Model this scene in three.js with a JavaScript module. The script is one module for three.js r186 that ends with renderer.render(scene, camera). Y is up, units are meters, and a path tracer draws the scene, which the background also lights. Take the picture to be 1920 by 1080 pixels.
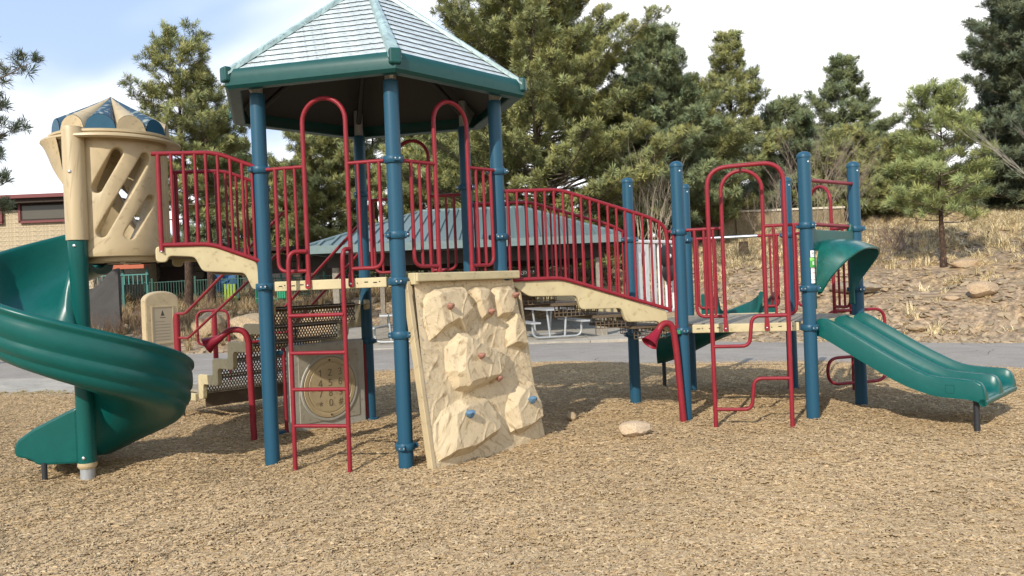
import * as THREE from 'three';
import { mergeGeometries, toCreasedNormals } from 'three/addons/utils/BufferGeometryUtils.js';
import { RoundedBoxGeometry } from 'three/addons/geometries/RoundedBoxGeometry.js';
import { FontLoader } from 'three/addons/loaders/FontLoader.js';
import { TextGeometry } from 'three/addons/geometries/TextGeometry.js';
import { createNoise3D, createNoise2D } from 'simplex-noise';

// ---------------------------------------------------------------- camera, sky, sun, exposure
const scene = new THREE.Scene();
const camera = new THREE.PerspectiveCamera(39.87, 16 / 9, 0.1, 1500);
camera.position.set(0, 1.53, 0);
camera.rotation.set(THREE.MathUtils.degToRad(-0.43), 0, THREE.MathUtils.degToRad(-2.31), 'XYZ');
scene.add(camera);
const renderer = new THREE.WebGLRenderer({ antialias: true });
renderer.setSize(1024, 576);
renderer.toneMapping = THREE.LinearToneMapping;
renderer.toneMappingExposure = 1.13;
renderer.shadowMap.enabled = true;

function mulberry(a) { return () => { a |= 0; a = a + 0x6D2B79F5 | 0; let t = Math.imul(a ^ a >>> 15, 1 | a); t = t + Math.imul(t ^ t >>> 7, 61 | t) ^ t; return ((t ^ t >>> 14) >>> 0) / 4294967296; }; }
const n2 = createNoise2D(mulberry(11)), n3 = createNoise3D(mulberry(12));
const fbm2 = (x, y, o = 4) => { let s = 0, a = 0.5, f = 1; for (let i = 0; i < o; i++) { s += a * n2(x * f, y * f); a *= 0.5; f *= 2.03; } return s; };
const fbm3 = (x, y, z, o = 4) => { let s = 0, a = 0.5, f = 1; for (let i = 0; i < o; i++) { s += a * n3(x * f, y * f, z * f); a *= 0.5; f *= 2.03; } return s; };
const clamp = (v, a = 0, b = 1) => Math.min(b, Math.max(a, v));
const sstep = (a, b, v) => { const t = clamp((v - a) / (b - a)); return t * t * (3 - 2 * t); };
const lerp = (a, b, t) => a + (b - a) * t;
const V = (x, y, z) => new THREE.Vector3(x, y, z);

const SUN_EL = 31.5 * Math.PI / 180, SUN_AZ = 26 * Math.PI / 180;      // behind the camera, a little to the left
const sunDir = V(-Math.sin(SUN_AZ) * Math.cos(SUN_EL), Math.sin(SUN_EL), Math.cos(SUN_AZ) * Math.cos(SUN_EL));
{
  // thin cirrus over a pale blue winter sky
  const W = 1024, H = 512, d = new Float32Array(W * H * 4);
  for (let j = 0; j < H; j++) for (let i = 0; i < W; i++) {
    const el = ((j + 0.5) / H - 0.5) * Math.PI, az = ((i + 0.5) / W - 0.5) * 2 * Math.PI;
    const x = Math.cos(el) * Math.cos(az), z = Math.cos(el) * Math.sin(az), y = Math.sin(el);
    const e = clamp(y);
    const k = Math.pow(e, 0.55);
    const b = [lerp(0.80, 0.18, k), lerp(0.92, 0.38, k), lerp(1.06, 0.76, k)];
    // cloud sheet sampled on a high flat layer, drawn out along one wind direction
    const yy = Math.max(y, 0.03) + 0.12, px = x / yy, pz = z / yy;
    const u = px * 0.83 + pz * 0.56, v = -px * 0.56 + pz * 0.83;
    let c = fbm2(u * 0.35 + 3.1, v * 1.05 - 1.7, 5) * 0.9 + fbm2(u * 0.18 - 7, v * 0.3 + 4, 3) * 0.75;
    c += 0.5 + 0.75 * clamp(x * 1.3 + 0.42, -0.15, 1) * sstep(0.75, 0.25, e) + 0.42 * sstep(0.3, 0.02, e);
    c = sstep(0.05, 1.15, c);
    c *= lerp(1, 0.38, sstep(0.33, 0.75, e));
    const w = 1.42;
    const o = (j * W + i) * 4;
    if (y < -0.01) { d[o] = 0.2; d[o + 1] = 0.17; d[o + 2] = 0.13; } else { d[o] = lerp(b[0], w, c); d[o + 1] = lerp(b[1], w, c); d[o + 2] = lerp(b[2], w, c); }
    d[o + 3] = 1;
  }
  const sky = new THREE.DataTexture(d, W, H, THREE.RGBAFormat, THREE.FloatType);
  sky.mapping = THREE.EquirectangularReflectionMapping; sky.magFilter = THREE.LinearFilter; sky.minFilter = THREE.LinearFilter; sky.needsUpdate = true;
  scene.background = sky; scene.environment = sky;
}
const sun = new THREE.DirectionalLight(new THREE.Color(1, 0.93, 0.82), 4.3);
sun.position.copy(sunDir).multiplyScalar(60); sun.target.position.set(0, 0, -10);
sun.position.add(sun.target.position);
sun.castShadow = true; sun.shadow.mapSize.set(4096, 4096);
Object.assign(sun.shadow.camera, { left: -35, right: 35, top: 35, bottom: -35, near: 1, far: 160 });
scene.add(sun, sun.target);

// ---------------------------------------------------------------- helpers
const taken = new Map();
function numbered(n) { const k = taken.get(n) || 0; taken.set(n, k + 1); return k ? n + '_' + String(k).padStart(3, '0') : n; }
function thing(name, label, category, [x, y, z] = [0, 0, 0], turn = 0, group) {
  const o = new THREE.Group(); o.name = numbered(name); o.position.set(x, y, z); o.rotation.y = turn;
  o.userData = { label, category }; if (group) o.userData.group = group; scene.add(o); return o;
}
function part(name, geo, mat, parent) { const m = new THREE.Mesh(geo, mat); m.name = name; m.castShadow = m.receiveShadow = true; parent.add(m); return m; }
function single(name, geo, mat, label, category, pos = [0, 0, 0], turn = 0, group) {
  const m = part(numbered(name), geo, mat, scene); m.position.set(...pos); m.rotation.y = turn; m.userData = { label, category }; if (group) m.userData.group = group; return m;
}
function structure(name, geo, mat) { const m = part(numbered(name), geo, mat, scene); m.userData = { kind: 'structure' }; return m; }
function mg(list) {
  return mergeGeometries(list.map(g => { const q = g.index ? g.toNonIndexed() : g.clone(); for (const k of Object.keys(q.attributes)) if (!['position', 'normal', 'uv'].includes(k)) q.deleteAttribute(k); if (!q.attributes.uv) q.setAttribute('uv', new THREE.BufferAttribute(new Float32Array(q.attributes.position.count * 2), 2)); if (!q.attributes.normal) q.computeVertexNormals(); return q; }), false);
}
// uv in metres from the face that each vertex belongs to
function boxUV(g) {
  g = g.index ? g.toNonIndexed() : g; const p = g.attributes.position, n = g.attributes.normal, uv = new Float32Array(p.count * 2);
  for (let i = 0; i < p.count; i++) { const ax = Math.abs(n.getX(i)), ay = Math.abs(n.getY(i)), az = Math.abs(n.getZ(i)); const x = p.getX(i), y = p.getY(i), z = p.getZ(i);
    if (ay >= ax && ay >= az) { uv[2 * i] = x; uv[2 * i + 1] = z; } else if (ax >= az) { uv[2 * i] = z; uv[2 * i + 1] = y; } else { uv[2 * i] = x; uv[2 * i + 1] = y; } }
  g.setAttribute('uv', new THREE.BufferAttribute(uv, 2)); return g;
}
const box = (w, h, d, x = 0, y = 0, z = 0, r = 0) => boxUV((r ? new RoundedBoxGeometry(w, h, d, 2, r) : new THREE.BoxGeometry(w, h, d)).translate(x, y, z));
const cyl = (r0, r1, h, x = 0, y = 0, z = 0, s = 18) => new THREE.CylinderGeometry(r1, r0, h, s).translate(x, y + h / 2, z);   // r0 at the bottom
const lathe = (pts, s = 28) => toCreasedNormals(new THREE.LatheGeometry(pts.map(q => new THREE.Vector2(q[0], q[1])), s), 0.7);
// grid of rows of points -> surface
function loft(rows, { closed = false, crease = 0.7, caps = false, flip = false } = {}) {
  const n = rows[0].length, pos = [], uv = [], idx = [];
  rows.forEach((r, j) => { let L = 0; r.forEach((q, i) => { if (i) L += q.distanceTo(r[i - 1]); pos.push(q.x, q.y, q.z); uv.push(L, j ? uv[((j - 1) * n + i) * 2 + 1] + q.distanceTo(rows[j - 1][i]) : 0); }); });
  const m = closed ? n : n - 1;
  const tri = (a, b, c) => flip ? idx.push(a, c, b) : idx.push(a, b, c);
  for (let j = 0; j + 1 < rows.length; j++) for (let i = 0; i < m; i++) { const a = j * n + i, b = j * n + (i + 1) % n, c = a + n, e = b + n; tri(a, b, c); tri(b, e, c); }
  if (caps) for (const j of [0, rows.length - 1]) {
    const c0 = rows[j][0], ax = rows[j][1].clone().sub(c0); let nrm = V(0, 0, 0);
    for (let i = 0; i < n; i++) nrm.add(rows[j][i].clone().sub(c0).cross(rows[j][(i + 1) % n].clone().sub(c0))); nrm.normalize(); ax.normalize();
    const ay = nrm.clone().cross(ax);
    const f = rows[j].map(q => { const w = q.clone().sub(c0); return new THREE.Vector2(w.dot(ax), w.dot(ay)); });
    const base = pos.length / 3; rows[j].forEach((q, i) => { pos.push(q.x, q.y, q.z); uv.push(f[i].x, f[i].y); });
    for (const t of THREE.ShapeUtils.triangulateShape(f, [])) idx.push(base + t[0], base + t[1], base + t[2]);
  }
  const g = new THREE.BufferGeometry(); g.setAttribute('position', new THREE.Float32BufferAttribute(pos, 3)); g.setAttribute('uv', new THREE.Float32BufferAttribute(uv, 2)); g.setIndex(idx); g.computeVertexNormals();
  return crease ? toCreasedNormals(g, crease) : g;
}
// round pipe through points; radii a number or one per point
function pipe(pts, rad, seg = 10, caps = true) {
  const P = pts.map(q => Array.isArray(q) ? V(...q) : q), n = P.length, pos = [], nor = [], uv = [], idx = [];
  const T = P.map((q, i) => P[Math.min(i + 1, n - 1)].clone().sub(P[Math.max(i - 1, 0)]).normalize());
  let N = Math.abs(T[0].y) < 0.9 ? V(0, 1, 0) : V(1, 0, 0); N.sub(T[0].clone().multiplyScalar(N.dot(T[0]))).normalize();
  let L = 0;
  for (let i = 0; i < n; i++) {
    if (i) { N.sub(T[i].clone().multiplyScalar(N.dot(T[i]))).normalize(); L += P[i].distanceTo(P[i - 1]); }
    const B = T[i].clone().cross(N), r = Array.isArray(rad) ? rad[i] : rad;
    for (let k = 0; k <= seg; k++) { const a = k / seg * 2 * Math.PI, d = N.clone().multiplyScalar(Math.cos(a)).add(B.clone().multiplyScalar(Math.sin(a))); pos.push(P[i].x + d.x * r, P[i].y + d.y * r, P[i].z + d.z * r); nor.push(d.x, d.y, d.z); uv.push(k / seg * 6.283 * r, L); }
  }
  const m = seg + 1;
  for (let i = 0; i + 1 < n; i++) for (let k = 0; k < seg; k++) { const a = i * m + k; idx.push(a, a + 1, a + m, a + 1, a + m + 1, a + m); }
  if (caps) for (const e of [0, n - 1]) { const s = e ? 1 : -1, c = pos.length / 3; pos.push(P[e].x, P[e].y, P[e].z); nor.push(T[e].x * s, T[e].y * s, T[e].z * s); uv.push(0, 0);
    for (let k = 0; k <= seg; k++) { const q = (e * m + k) * 3; pos.push(pos[q], pos[q + 1], pos[q + 2]); nor.push(T[e].x * s, T[e].y * s, T[e].z * s); uv.push(0, 0); }
    for (let k = 0; k < seg; k++) e ? idx.push(c, c + 1 + k, c + 2 + k) : idx.push(c, c + 2 + k, c + 1 + k); }
  const g = new THREE.BufferGeometry(); g.setAttribute('position', new THREE.Float32BufferAttribute(pos, 3)); g.setAttribute('normal', new THREE.Float32BufferAttribute(nor, 3)); g.setAttribute('uv', new THREE.Float32BufferAttribute(uv, 2)); g.setIndex(idx); return g;
}
// polyline with rounded corners
function fillet(pts, rad, n = 6) {
  const P = pts.map(q => V(...q)), out = [P[0]];
  for (let i = 1; i + 1 < P.length; i++) { const r = Array.isArray(rad) ? rad[i - 1] : rad; const a = P[i - 1].clone().sub(P[i]), b = P[i + 1].clone().sub(P[i]); const la = Math.min(r, a.length() * 0.49), lb = Math.min(r, b.length() * 0.49);
    const A = P[i].clone().add(a.normalize().multiplyScalar(la)), B = P[i].clone().add(b.normalize().multiplyScalar(lb));
    for (let k = 0; k <= n; k++) { const t = k / n; out.push(A.clone().multiplyScalar((1 - t) * (1 - t)).add(P[i].clone().multiplyScalar(2 * t * (1 - t))).add(B.clone().multiplyScalar(t * t))); } }
  out.push(P[P.length - 1]); return out;
}
const bent = (pts, rad, r, seg = 10) => pipe(fillet(pts, rad), r, seg);
function arch(x0, x1, y0, ytop, z, zb = z) {   // up, over a half circle, and down
  const r = (x1 - x0) / 2, c = (x0 + x1) / 2, p = [V(x0, y0, zb), V(x0, ytop - r - 0.2, z)]; for (let k = 0; k <= 16; k++) { const a = Math.PI - k / 16 * Math.PI; p.push(V(c + r * Math.cos(a), ytop - r + r * Math.sin(a), z)); } p.push(V(x1, ytop - r - 0.2, z), V(x1, y0, zb)); return p;
}
function extrude(pts, depth, { bevel = 0.006, holes = [] } = {}) {
  const s = new THREE.Shape(pts.map(q => new THREE.Vector2(q[0], q[1]))); for (const h of holes) s.holes.push(new THREE.Path(h.map(q => new THREE.Vector2(q[0], q[1]))));
  return boxUV(new THREE.ExtrudeGeometry(s, { depth: depth - 2 * bevel, bevelEnabled: bevel > 0, bevelThickness: bevel, bevelSize: bevel, bevelOffset: -bevel, bevelSegments: 2 }).translate(0, 0, -depth / 2 + bevel));
}
function rounded(pts, r, n = 5) { const c = pts.length, out = []; for (let i = 0; i < c; i++) { const p = pts[i], a = pts[(i + c - 1) % c], b = pts[(i + 1) % c]; const q = p[2] ?? r; const la = Math.hypot(a[0] - p[0], a[1] - p[1]), lb = Math.hypot(b[0] - p[0], b[1] - p[1]); const ka = Math.min(q, la * 0.48) / la, kb = Math.min(q, lb * 0.48) / lb;
  const A = [lerp(p[0], a[0], ka), lerp(p[1], a[1], ka)], B = [lerp(p[0], b[0], kb), lerp(p[1], b[1], kb)]; for (let k = 0; k <= n; k++) { const t = k / n, s = 1 - t; out.push([s * s * A[0] + 2 * s * t * p[0] + t * t * B[0], s * s * A[1] + 2 * s * t * p[1] + t * t * B[1]]); } } return out; }

// ---------------------------------------------------------------- textures and materials
function noiseTex(size, tile, fn, srgb = true) {   // fn(u,v) -> [r,g,b] 0..1, sampled so that it tiles
  const d = new Uint8Array(size * size * 4);
  for (let j = 0; j < size; j++) for (let i = 0; i < size; i++) { const c = fn(i / size, j / size), o = (j * size + i) * 4; d[o] = clamp(c[0]) * 255; d[o + 1] = clamp(c[1]) * 255; d[o + 2] = clamp(c[2]) * 255; d[o + 3] = 255; }
  const t = new THREE.DataTexture(d, size, size); t.wrapS = t.wrapT = THREE.RepeatWrapping; t.magFilter = THREE.LinearFilter; t.minFilter = THREE.LinearMipmapLinearFilter; t.generateMipmaps = true; if (srgb) t.colorSpace = THREE.SRGBColorSpace; t.repeat.set(1 / tile, 1 / tile); t.needsUpdate = true; return t;
}
// tiling noise: a torus in 3d
const tn = (u, v, f, o = 4, s = 0) => fbm3(Math.cos(u * 2 * Math.PI) * f * 0.16 + s, Math.sin(u * 2 * Math.PI) * f * 0.16 + Math.cos(v * 2 * Math.PI) * f * 0.16, Math.sin(v * 2 * Math.PI) * f * 0.16 - s, o);
const fadeTex = noiseTex(256, 0.9, (u, v) => { const a = 0.95 + 0.06 * tn(u, v, 7, 4, 2) + 0.02 * tn(u, v, 50, 2, 5); return [a, a, a]; });
const RS = mulberry(3);
function canvasTex(size, tile, draw) { const c = document.createElement('canvas'); c.width = c.height = size; draw(c.getContext('2d'), size); const t = new THREE.CanvasTexture(c); t.colorSpace = THREE.SRGBColorSpace; t.wrapS = t.wrapT = THREE.RepeatWrapping; t.repeat.set(1 / tile, 1 / tile); return t; }
const scuffTex = canvasTex(1024, 1.1, (g, S) => {
  g.fillStyle = 'rgb(205,205,205)'; g.fillRect(0, 0, S, S);
  for (let i = 0; i < 900; i++) { const v = RS() < 0.5 ? 255 : 150; g.fillStyle = `rgba(${v},${v},${v},${0.02 + RS() * 0.03})`; g.beginPath(); g.ellipse(RS() * S, RS() * S, 12 + RS() * 60, 6 + RS() * 26, RS() * 3.14, 0, 6.283); g.fill(); }
  for (let i = 0; i < 260; i++) { const x = RS() * S, y = RS() * S, a = 1.2 + (RS() - 0.5) * 1.8, l = 20 + RS() * 110; g.strokeStyle = `rgba(255,255,255,${0.06 + RS() * 0.2})`; g.lineWidth = 0.8 + RS() * 1.6; g.beginPath(); g.moveTo(x, y); g.quadraticCurveTo(x + Math.cos(a) * l * 0.5 + (RS() - 0.5) * 12, y + Math.sin(a) * l * 0.5, x + Math.cos(a) * l, y + Math.sin(a) * l); g.stroke(); }
  for (let i = 0; i < 500; i++) { g.fillStyle = RS() < 0.6 ? 'rgba(255,255,255,0.35)' : 'rgba(70,60,50,0.3)'; g.fillRect(RS() * S, RS() * S, 1 + RS() * 3, 1 + RS() * 3); }
});
const roughTex = noiseTex(256, 0.7, (u, v) => { const a = 0.92 + 0.14 * tn(u, v, 8, 4, 21); return [a, a, a]; }, false);
const tanTex = noiseTex(256, 1.6, (u, v) => { const a = 0.95 + 0.07 * tn(u, v, 6, 5, 7), s = sstep(0.3, 0.6, tn(u, v, 22, 5, 9)) * 0.12; return [a - s, a - s * 1.15, a - s * 1.4]; });
const grimeTex = noiseTex(512, 1.9, (u, v) => { const a = 0.95 + 0.06 * tn(u, v, 6, 5, 7), s = sstep(0.2, 0.55, tn(u, v, 16, 6, 19)) * 0.16, k = sstep(0.34, 0.5, tn(u, v, 44, 4, 29)) * 0.14, w = sstep(0.35, 0.5, tn(u, v, 60, 3, 39)) * 0.05; return [a - s - k + w, a - s * 1.15 - k * 1.1 + w, a - s * 1.4 - k * 1.2 + w]; });
const fineBump = noiseTex(256, 0.25, (u, v) => { const a = 0.5 + 0.5 * tn(u, v, 60, 3, 4); return [a, a, a]; }, false);
const C = (r, g, b) => new THREE.Color().setRGB(r, g, b);
const gloss = (r, g, b, rough, o = {}) => new THREE.MeshPhysicalMaterial({ color: C(r, g, b), roughness: rough, specularIntensity: 0.55, ...o });
const std = (r, g, b, rough, o = {}) => new THREE.MeshStandardMaterial({ color: C(r, g, b), roughness: rough, ...o });
const M = {
  red: gloss(0.245, 0.018, 0.028, 0.48, { map: fadeTex, roughnessMap: roughTex }),
  redHorn: gloss(0.25, 0.012, 0.03, 0.45, { map: fadeTex }),
  blue: gloss(0.0254, 0.1184, 0.2002, 0.45, { map: scuffTex, roughnessMap: roughTex }),
  green: gloss(0.0065, 0.1331, 0.1181, 0.34, { map: scuffTex, roughnessMap: roughTex }),
  
  roofGreen: gloss(0.0136, 0.1026, 0.0965, 0.42, { map: scuffTex, roughnessMap: roughTex }),
  tan: std(0.47, 0.37, 0.215, 0.5, { map: tanTex, roughnessMap: roughTex }),
  tanPanel: std(0.52, 0.44, 0.255, 0.55, { map: tanTex }),
  tanGrey: std(0.36, 0.33, 0.25, 0.6, { map: tanTex }),
  wall: std(0.62, 0.495, 0.31, 0.65, { map: grimeTex, bumpMap: fineBump, bumpScale: 0.004 }),
  grayPanel: std(0.40, 0.385, 0.33, 0.6, { map: tanTex }),
  deck: std(0.30, 0.26, 0.19, 0.7, { map: tanTex }),
  steel: std(0.55, 0.56, 0.57, 0.35, { metalness: 0.9 }),
  darkSteel: std(0.03, 0.032, 0.036, 0.5, { metalness: 0.3 }),
  galv: std(0.42, 0.44, 0.45, 0.5, { metalness: 0.4, map: fadeTex }),
  black: std(0.012, 0.012, 0.014, 0.5),
  white: std(0.78, 0.78, 0.77, 0.4, { map: fadeTex }),
  slot: std(0.015, 0.013, 0.01, 0.9),
  holdRed: std(0.36, 0.17, 0.12, 0.8, { map: tanTex }),
  holdBlue: std(0.11, 0.21, 0.32, 0.8, { map: tanTex }),
  rubber: std(0.12, 0.085, 0.052, 0.8, { map: fadeTex }),
};
// faded shingle plastic: chalky, with green showing through in streaks and specks
const chalkTex = noiseTex(512, 1.1, (u, v) => { const a = tn(u, v, 30, 5, 31), b = tn(u, v, 7, 4, 33); const k = clamp(0.82 + 0.16 * b - sstep(0.15, 0.6, a) * 0.22); return [k * 0.965, k, k * 0.995]; });
M.chalk = std(0.86, 0.88, 0.89, 0.4, { map: chalkTex });
M.ridge = std(0.5, 0.62, 0.61, 0.4, { map: chalkTex });
// blue cap gores worn through to cream
const wornTex = noiseTex(256, 0.9, (u, v) => { const a = tn(u, v, 12, 5, 41) + 0.25 * tn(u, v, 40, 3, 43); const s = sstep(0.1, 0.4, a) * 0.8; const bl = [0.16, 0.27, 0.34], cr = [0.62, 0.63, 0.58]; return bl.map((q, i) => lerp(q, cr[i], s)); });
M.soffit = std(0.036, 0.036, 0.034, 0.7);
M.worn = std(1, 1, 1, 0.6, { map: wornTex });
// the hood is chalked over most of its outside
const hoodTex = noiseTex(256, 0.8, (u, v) => { const a = tn(u, v, 26, 5, 51), b = tn(u, v, 6, 4, 53); const k = clamp(0.9 + 0.1 * a + 0.1 * b); return [k * 0.93, k, k * 0.98]; });
M.hood = new THREE.MeshPhysicalMaterial({ color: C(0.010, 0.115, 0.10), roughness: 0.27, map: hoodTex });

// ---------------------------------------------------------------- ground
const curve = (tab) => (x) => { if (x <= tab[0][0]) return tab[0][1]; for (let i = 1; i < tab.length; i++) if (x <= tab[i][0]) { const t = (x - tab[i - 1][0]) / (tab[i][0] - tab[i - 1][0]); return lerp(tab[i - 1][1], tab[i][1], t * t * (3 - 2 * t)); } return tab[tab.length - 1][1]; };
const mulchEdge = curve([[-16, -13.8], [-8.6, -13.3], [-6.3, -12.7], [-3.5, -14.2], [0.7, -14.8], [2.9, -13.4], [4.7, -13.0], [6.7, -11.2], [9, -8.6], [14, -5.2]]);
const roadFar = curve([[-40, -24], [-13.7, -21.2], [1, -19.3], [3.3, -18.6], [6.7, -16.7], [9.6, -14.9], [14, -11.6], [20, -7], [30, 0]]);
const hillAmp = curve([[-30, 2.2], [-6, 2.2], [1.6, 2.4], [8, 4.6], [12, 5.2], [40, 5.2]]);
function terrainY(x, z) {
  const d = roadFar(x) - z; let y = -0.05;
  if (d > 0) {
    y += hillAmp(x) * (1 - Math.exp(-d / 23)) * sstep(0, 3.5, d);
    y += sstep(0.5, 5, d) * (fbm2(x * 0.16, z * 0.16, 3) * 0.35 + fbm2(x * 0.9, z * 0.9, 3) * 0.09);
    const pad = sstep(-7.6, -6.2, x) * sstep(5.2, 3.6, x) * sstep(-33.5, -31, z); y = lerp(y, -0.05, pad);
  }
  return y;
}
function field(xs, zs, yf, uvs = 1) {   // xs: x columns; zs(x): z positions of a column
  const rows = xs.map(x => zs(x).map(z => V(x, yf(x, z), z))); const g = loft(rows, { crease: 0 }); const p = g.attributes.position, uv = g.attributes.uv; for (let i = 0; i < p.count; i++) uv.setXY(i, p.getX(i) * uvs, p.getZ(i) * uvs); return g;
}
const range = (a, b, n) => Array.from({ length: n + 1 }, (_, i) => lerp(a, b, i / n));
const R0 = mulberry(5);
// soil with dry litter
const soilTex = noiseTex(512, 5, (u, v) => { const a = tn(u, v, 22, 6, 61), b = tn(u, v, 60, 4, 63), c = tn(u, v, 5, 4, 65); const k = 0.82 + 0.35 * a + 0.25 * b, r = sstep(-0.2, 0.4, c); return [0.72 * k + 0.03 * r, (0.62 + 0.02 * r) * k, (0.50 - 0.02 * r) * k]; });
M.soil = std(0.88, 0.87, 0.86, 0.95, { map: soilTex });
const asphaltTex = canvasTex(1024, 7, (g, S) => {
  g.fillStyle = 'rgb(163,158,151)'; g.fillRect(0, 0, S, S);
  for (let i = 0; i < 500; i++) { const v = RS() < 0.5 ? 200 : 110; g.fillStyle = `rgba(${v},${v - 4},${v - 10},${0.03 + RS() * 0.05})`; g.beginPath(); g.ellipse(RS() * S, RS() * S, 10 + RS() * 90, 6 + RS() * 40, RS() * 3.14, 0, 6.283); g.fill(); }
  for (let i = 0; i < 60000; i++) { const v = 80 + RS() * 150; g.fillStyle = `rgba(${v},${v - 3},${v - 8},0.4)`; g.fillRect(RS() * S, RS() * S, 1 + RS() * 1.6, 1 + RS() * 1.6); }
  for (let i = 0; i < 14; i++) { let x = RS() * S, y = RS() * S, a = RS() * 6.283; g.strokeStyle = 'rgba(52,48,44,0.6)'; g.lineWidth = 1.2 + RS() * 1.6; g.beginPath(); g.moveTo(x, y); for (let k = 0; k < 16; k++) { a += (RS() - 0.5) * 0.9; x += Math.cos(a) * 14; y += Math.sin(a) * 14; g.lineTo(x, y); } g.stroke(); }
  for (let i = 0; i < 26; i++) { const x = RS() * S, y = RS() * S; for (let k = 0; k < 14; k++) { g.fillStyle = `rgba(225,222,214,${0.12 + RS() * 0.3})`; g.fillRect(x + (RS() - 0.5) * 70, y + (RS() - 0.5) * 26, 4 + RS() * 26, 1 + RS() * 4); } }
});
M.asphalt = std(0.74, 0.70, 0.65, 0.9, { map: asphaltTex });
const concreteTex = noiseTex(512, 3, (u, v) => { const a = tn(u, v, 40, 4, 81), b = tn(u, v, 6, 5, 83); const k = 0.86 + 0.07 * a + 0.1 * b; return [k, k * 0.97, k * 0.92]; });
M.concrete = std(0.50, 0.485, 0.45, 0.9, { map: concreteTex });
const mulchTex = canvasTex(1024, 1.6, (g, S) => {
  g.fillStyle = '#9c845f'; g.fillRect(0, 0, S, S);
  const tones = ['#bb9f74', '#ae9268', '#c9ae82', '#a38859', '#947a52', '#d4ba8c', '#8f7752', '#b3986c', '#c2a67a', '#7d6747'];
  for (let i = 0; i < 26000; i++) { const x = R0() * S, y = R0() * S, l = 5 + R0() * 14, w = 2 + R0() * 4, a = R0() * Math.PI; g.fillStyle = tones[Math.floor(R0() * tones.length)];
    for (const ox of [0, S]) for (const oy of [0, S]) { const X = x > S / 2 ? x - ox : x + ox, Y = y > S / 2 ? y - oy : y + oy; if (X < -30 || X > S + 30 || Y < -30 || Y > S + 30) continue; g.save(); g.translate(X, Y); g.rotate(a); g.fillRect(-l / 2, -w / 2, l, w); g.restore(); } }
});
M.mulch = std(1, 0.975, 0.925, 0.95, { map: mulchTex });
{
  // one sheet of terrain out to the horizon
  const xs = [...range(-220, -45, 14), ...range(-42, 45, 116), ...range(50, 220, 14)];
  const zs = x => [...range(30, -5, 8), ...range(-6, -60, 90), ...range(-66, -400, 14)];
  structure('ground', field(xs, zs, terrainY), M.soil);
  const mz = x => { const e = mulchEdge(x) + 0.12 * fbm2(x * 1.3, 4, 3) + 0.04 * n2(x * 6, 1); return [...range(6, -2, 6), ...range(-2.2, e + 0.5, 110), e + 0.2, e]; };
  structure('playground_mulch', field(range(-16, 14, 240), mz, (x, z) => mulchY(x, z)), M.mulch);
  structure('asphalt_path', field([...range(-60, -20, 8), ...range(-19, 30, 98)], x => range(mulchEdge(x) + 0.7, roadFar(x) + 0.12 * fbm2(x * 0.8, 9, 3), 14), () => 0.0), M.asphalt);
  // pale concrete walk joining from the left, with slab joints
  const cw = thing('concrete_walk', 'pale concrete walk slabs beside the mulch on the left', 'walkway');
  cw.userData = { kind: 'structure' };
  for (let i = 0; i < 9; i++) { const x0 = -17.6 + i * 1.5, x1 = x0 + 1.488; const q = x => [mulchEdge(x) + 0.4, lerp(-17.0, -15.0, sstep(-17.6, -5, x)) + 0.0]; const p = [[x0, q(x0)[0]], [x1, q(x1)[0]], [x1, q(x1)[1]], [x0, q(x0)[1]]];
    const g = new THREE.ExtrudeGeometry(new THREE.Shape(p.map(a => new THREE.Vector2(a[0], -a[1]))), { depth: 0.03, bevelEnabled: true, bevelSize: 0.004, bevelThickness: 0.004, bevelSegments: 1 }).rotateX(-Math.PI / 2).translate(0, -0.016, 0); part('slab', boxUV(g), M.concrete, cw); }
}
function mulchY(x, z) {
  const e = mulchEdge(x), inn = sstep(0.05, 1.2, z - e);
  let y = 0.02 + 0.05 * fbm2(x * 0.45 + 7, z * 0.45, 3) + 0.026 * fbm2(x * 1.7, z * 1.7 + 3, 3) + 0.008 * n2(x * 9, z * 9);
  y -= 0.035 * Math.exp(-((x + 1.6) ** 2 * 2.5 + (z + 6.35) ** 2 * 5)) + 0.035 * Math.exp(-((x - 2.3) ** 2 * 3 + (z + 7.3) ** 2 * 5)) + 0.03 * Math.exp(-((x - 0.1) ** 2 * 2.5 + (z + 6.5) ** 2 * 4)); y -= 0.05 * Math.exp(-((x - 5.2) ** 2 + (z + 6.6) ** 2) * 1.6) + 0.04 * Math.exp(-((x + 4.4) ** 2 + (z + 6.9) ** 2) * 2) + 0.035 * Math.exp(-((x + 3.65) ** 2 + (z + 6.55) ** 2) * 5);
  return Math.max(0.006, (y + 0.02) * inn + 0.012);
}
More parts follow.
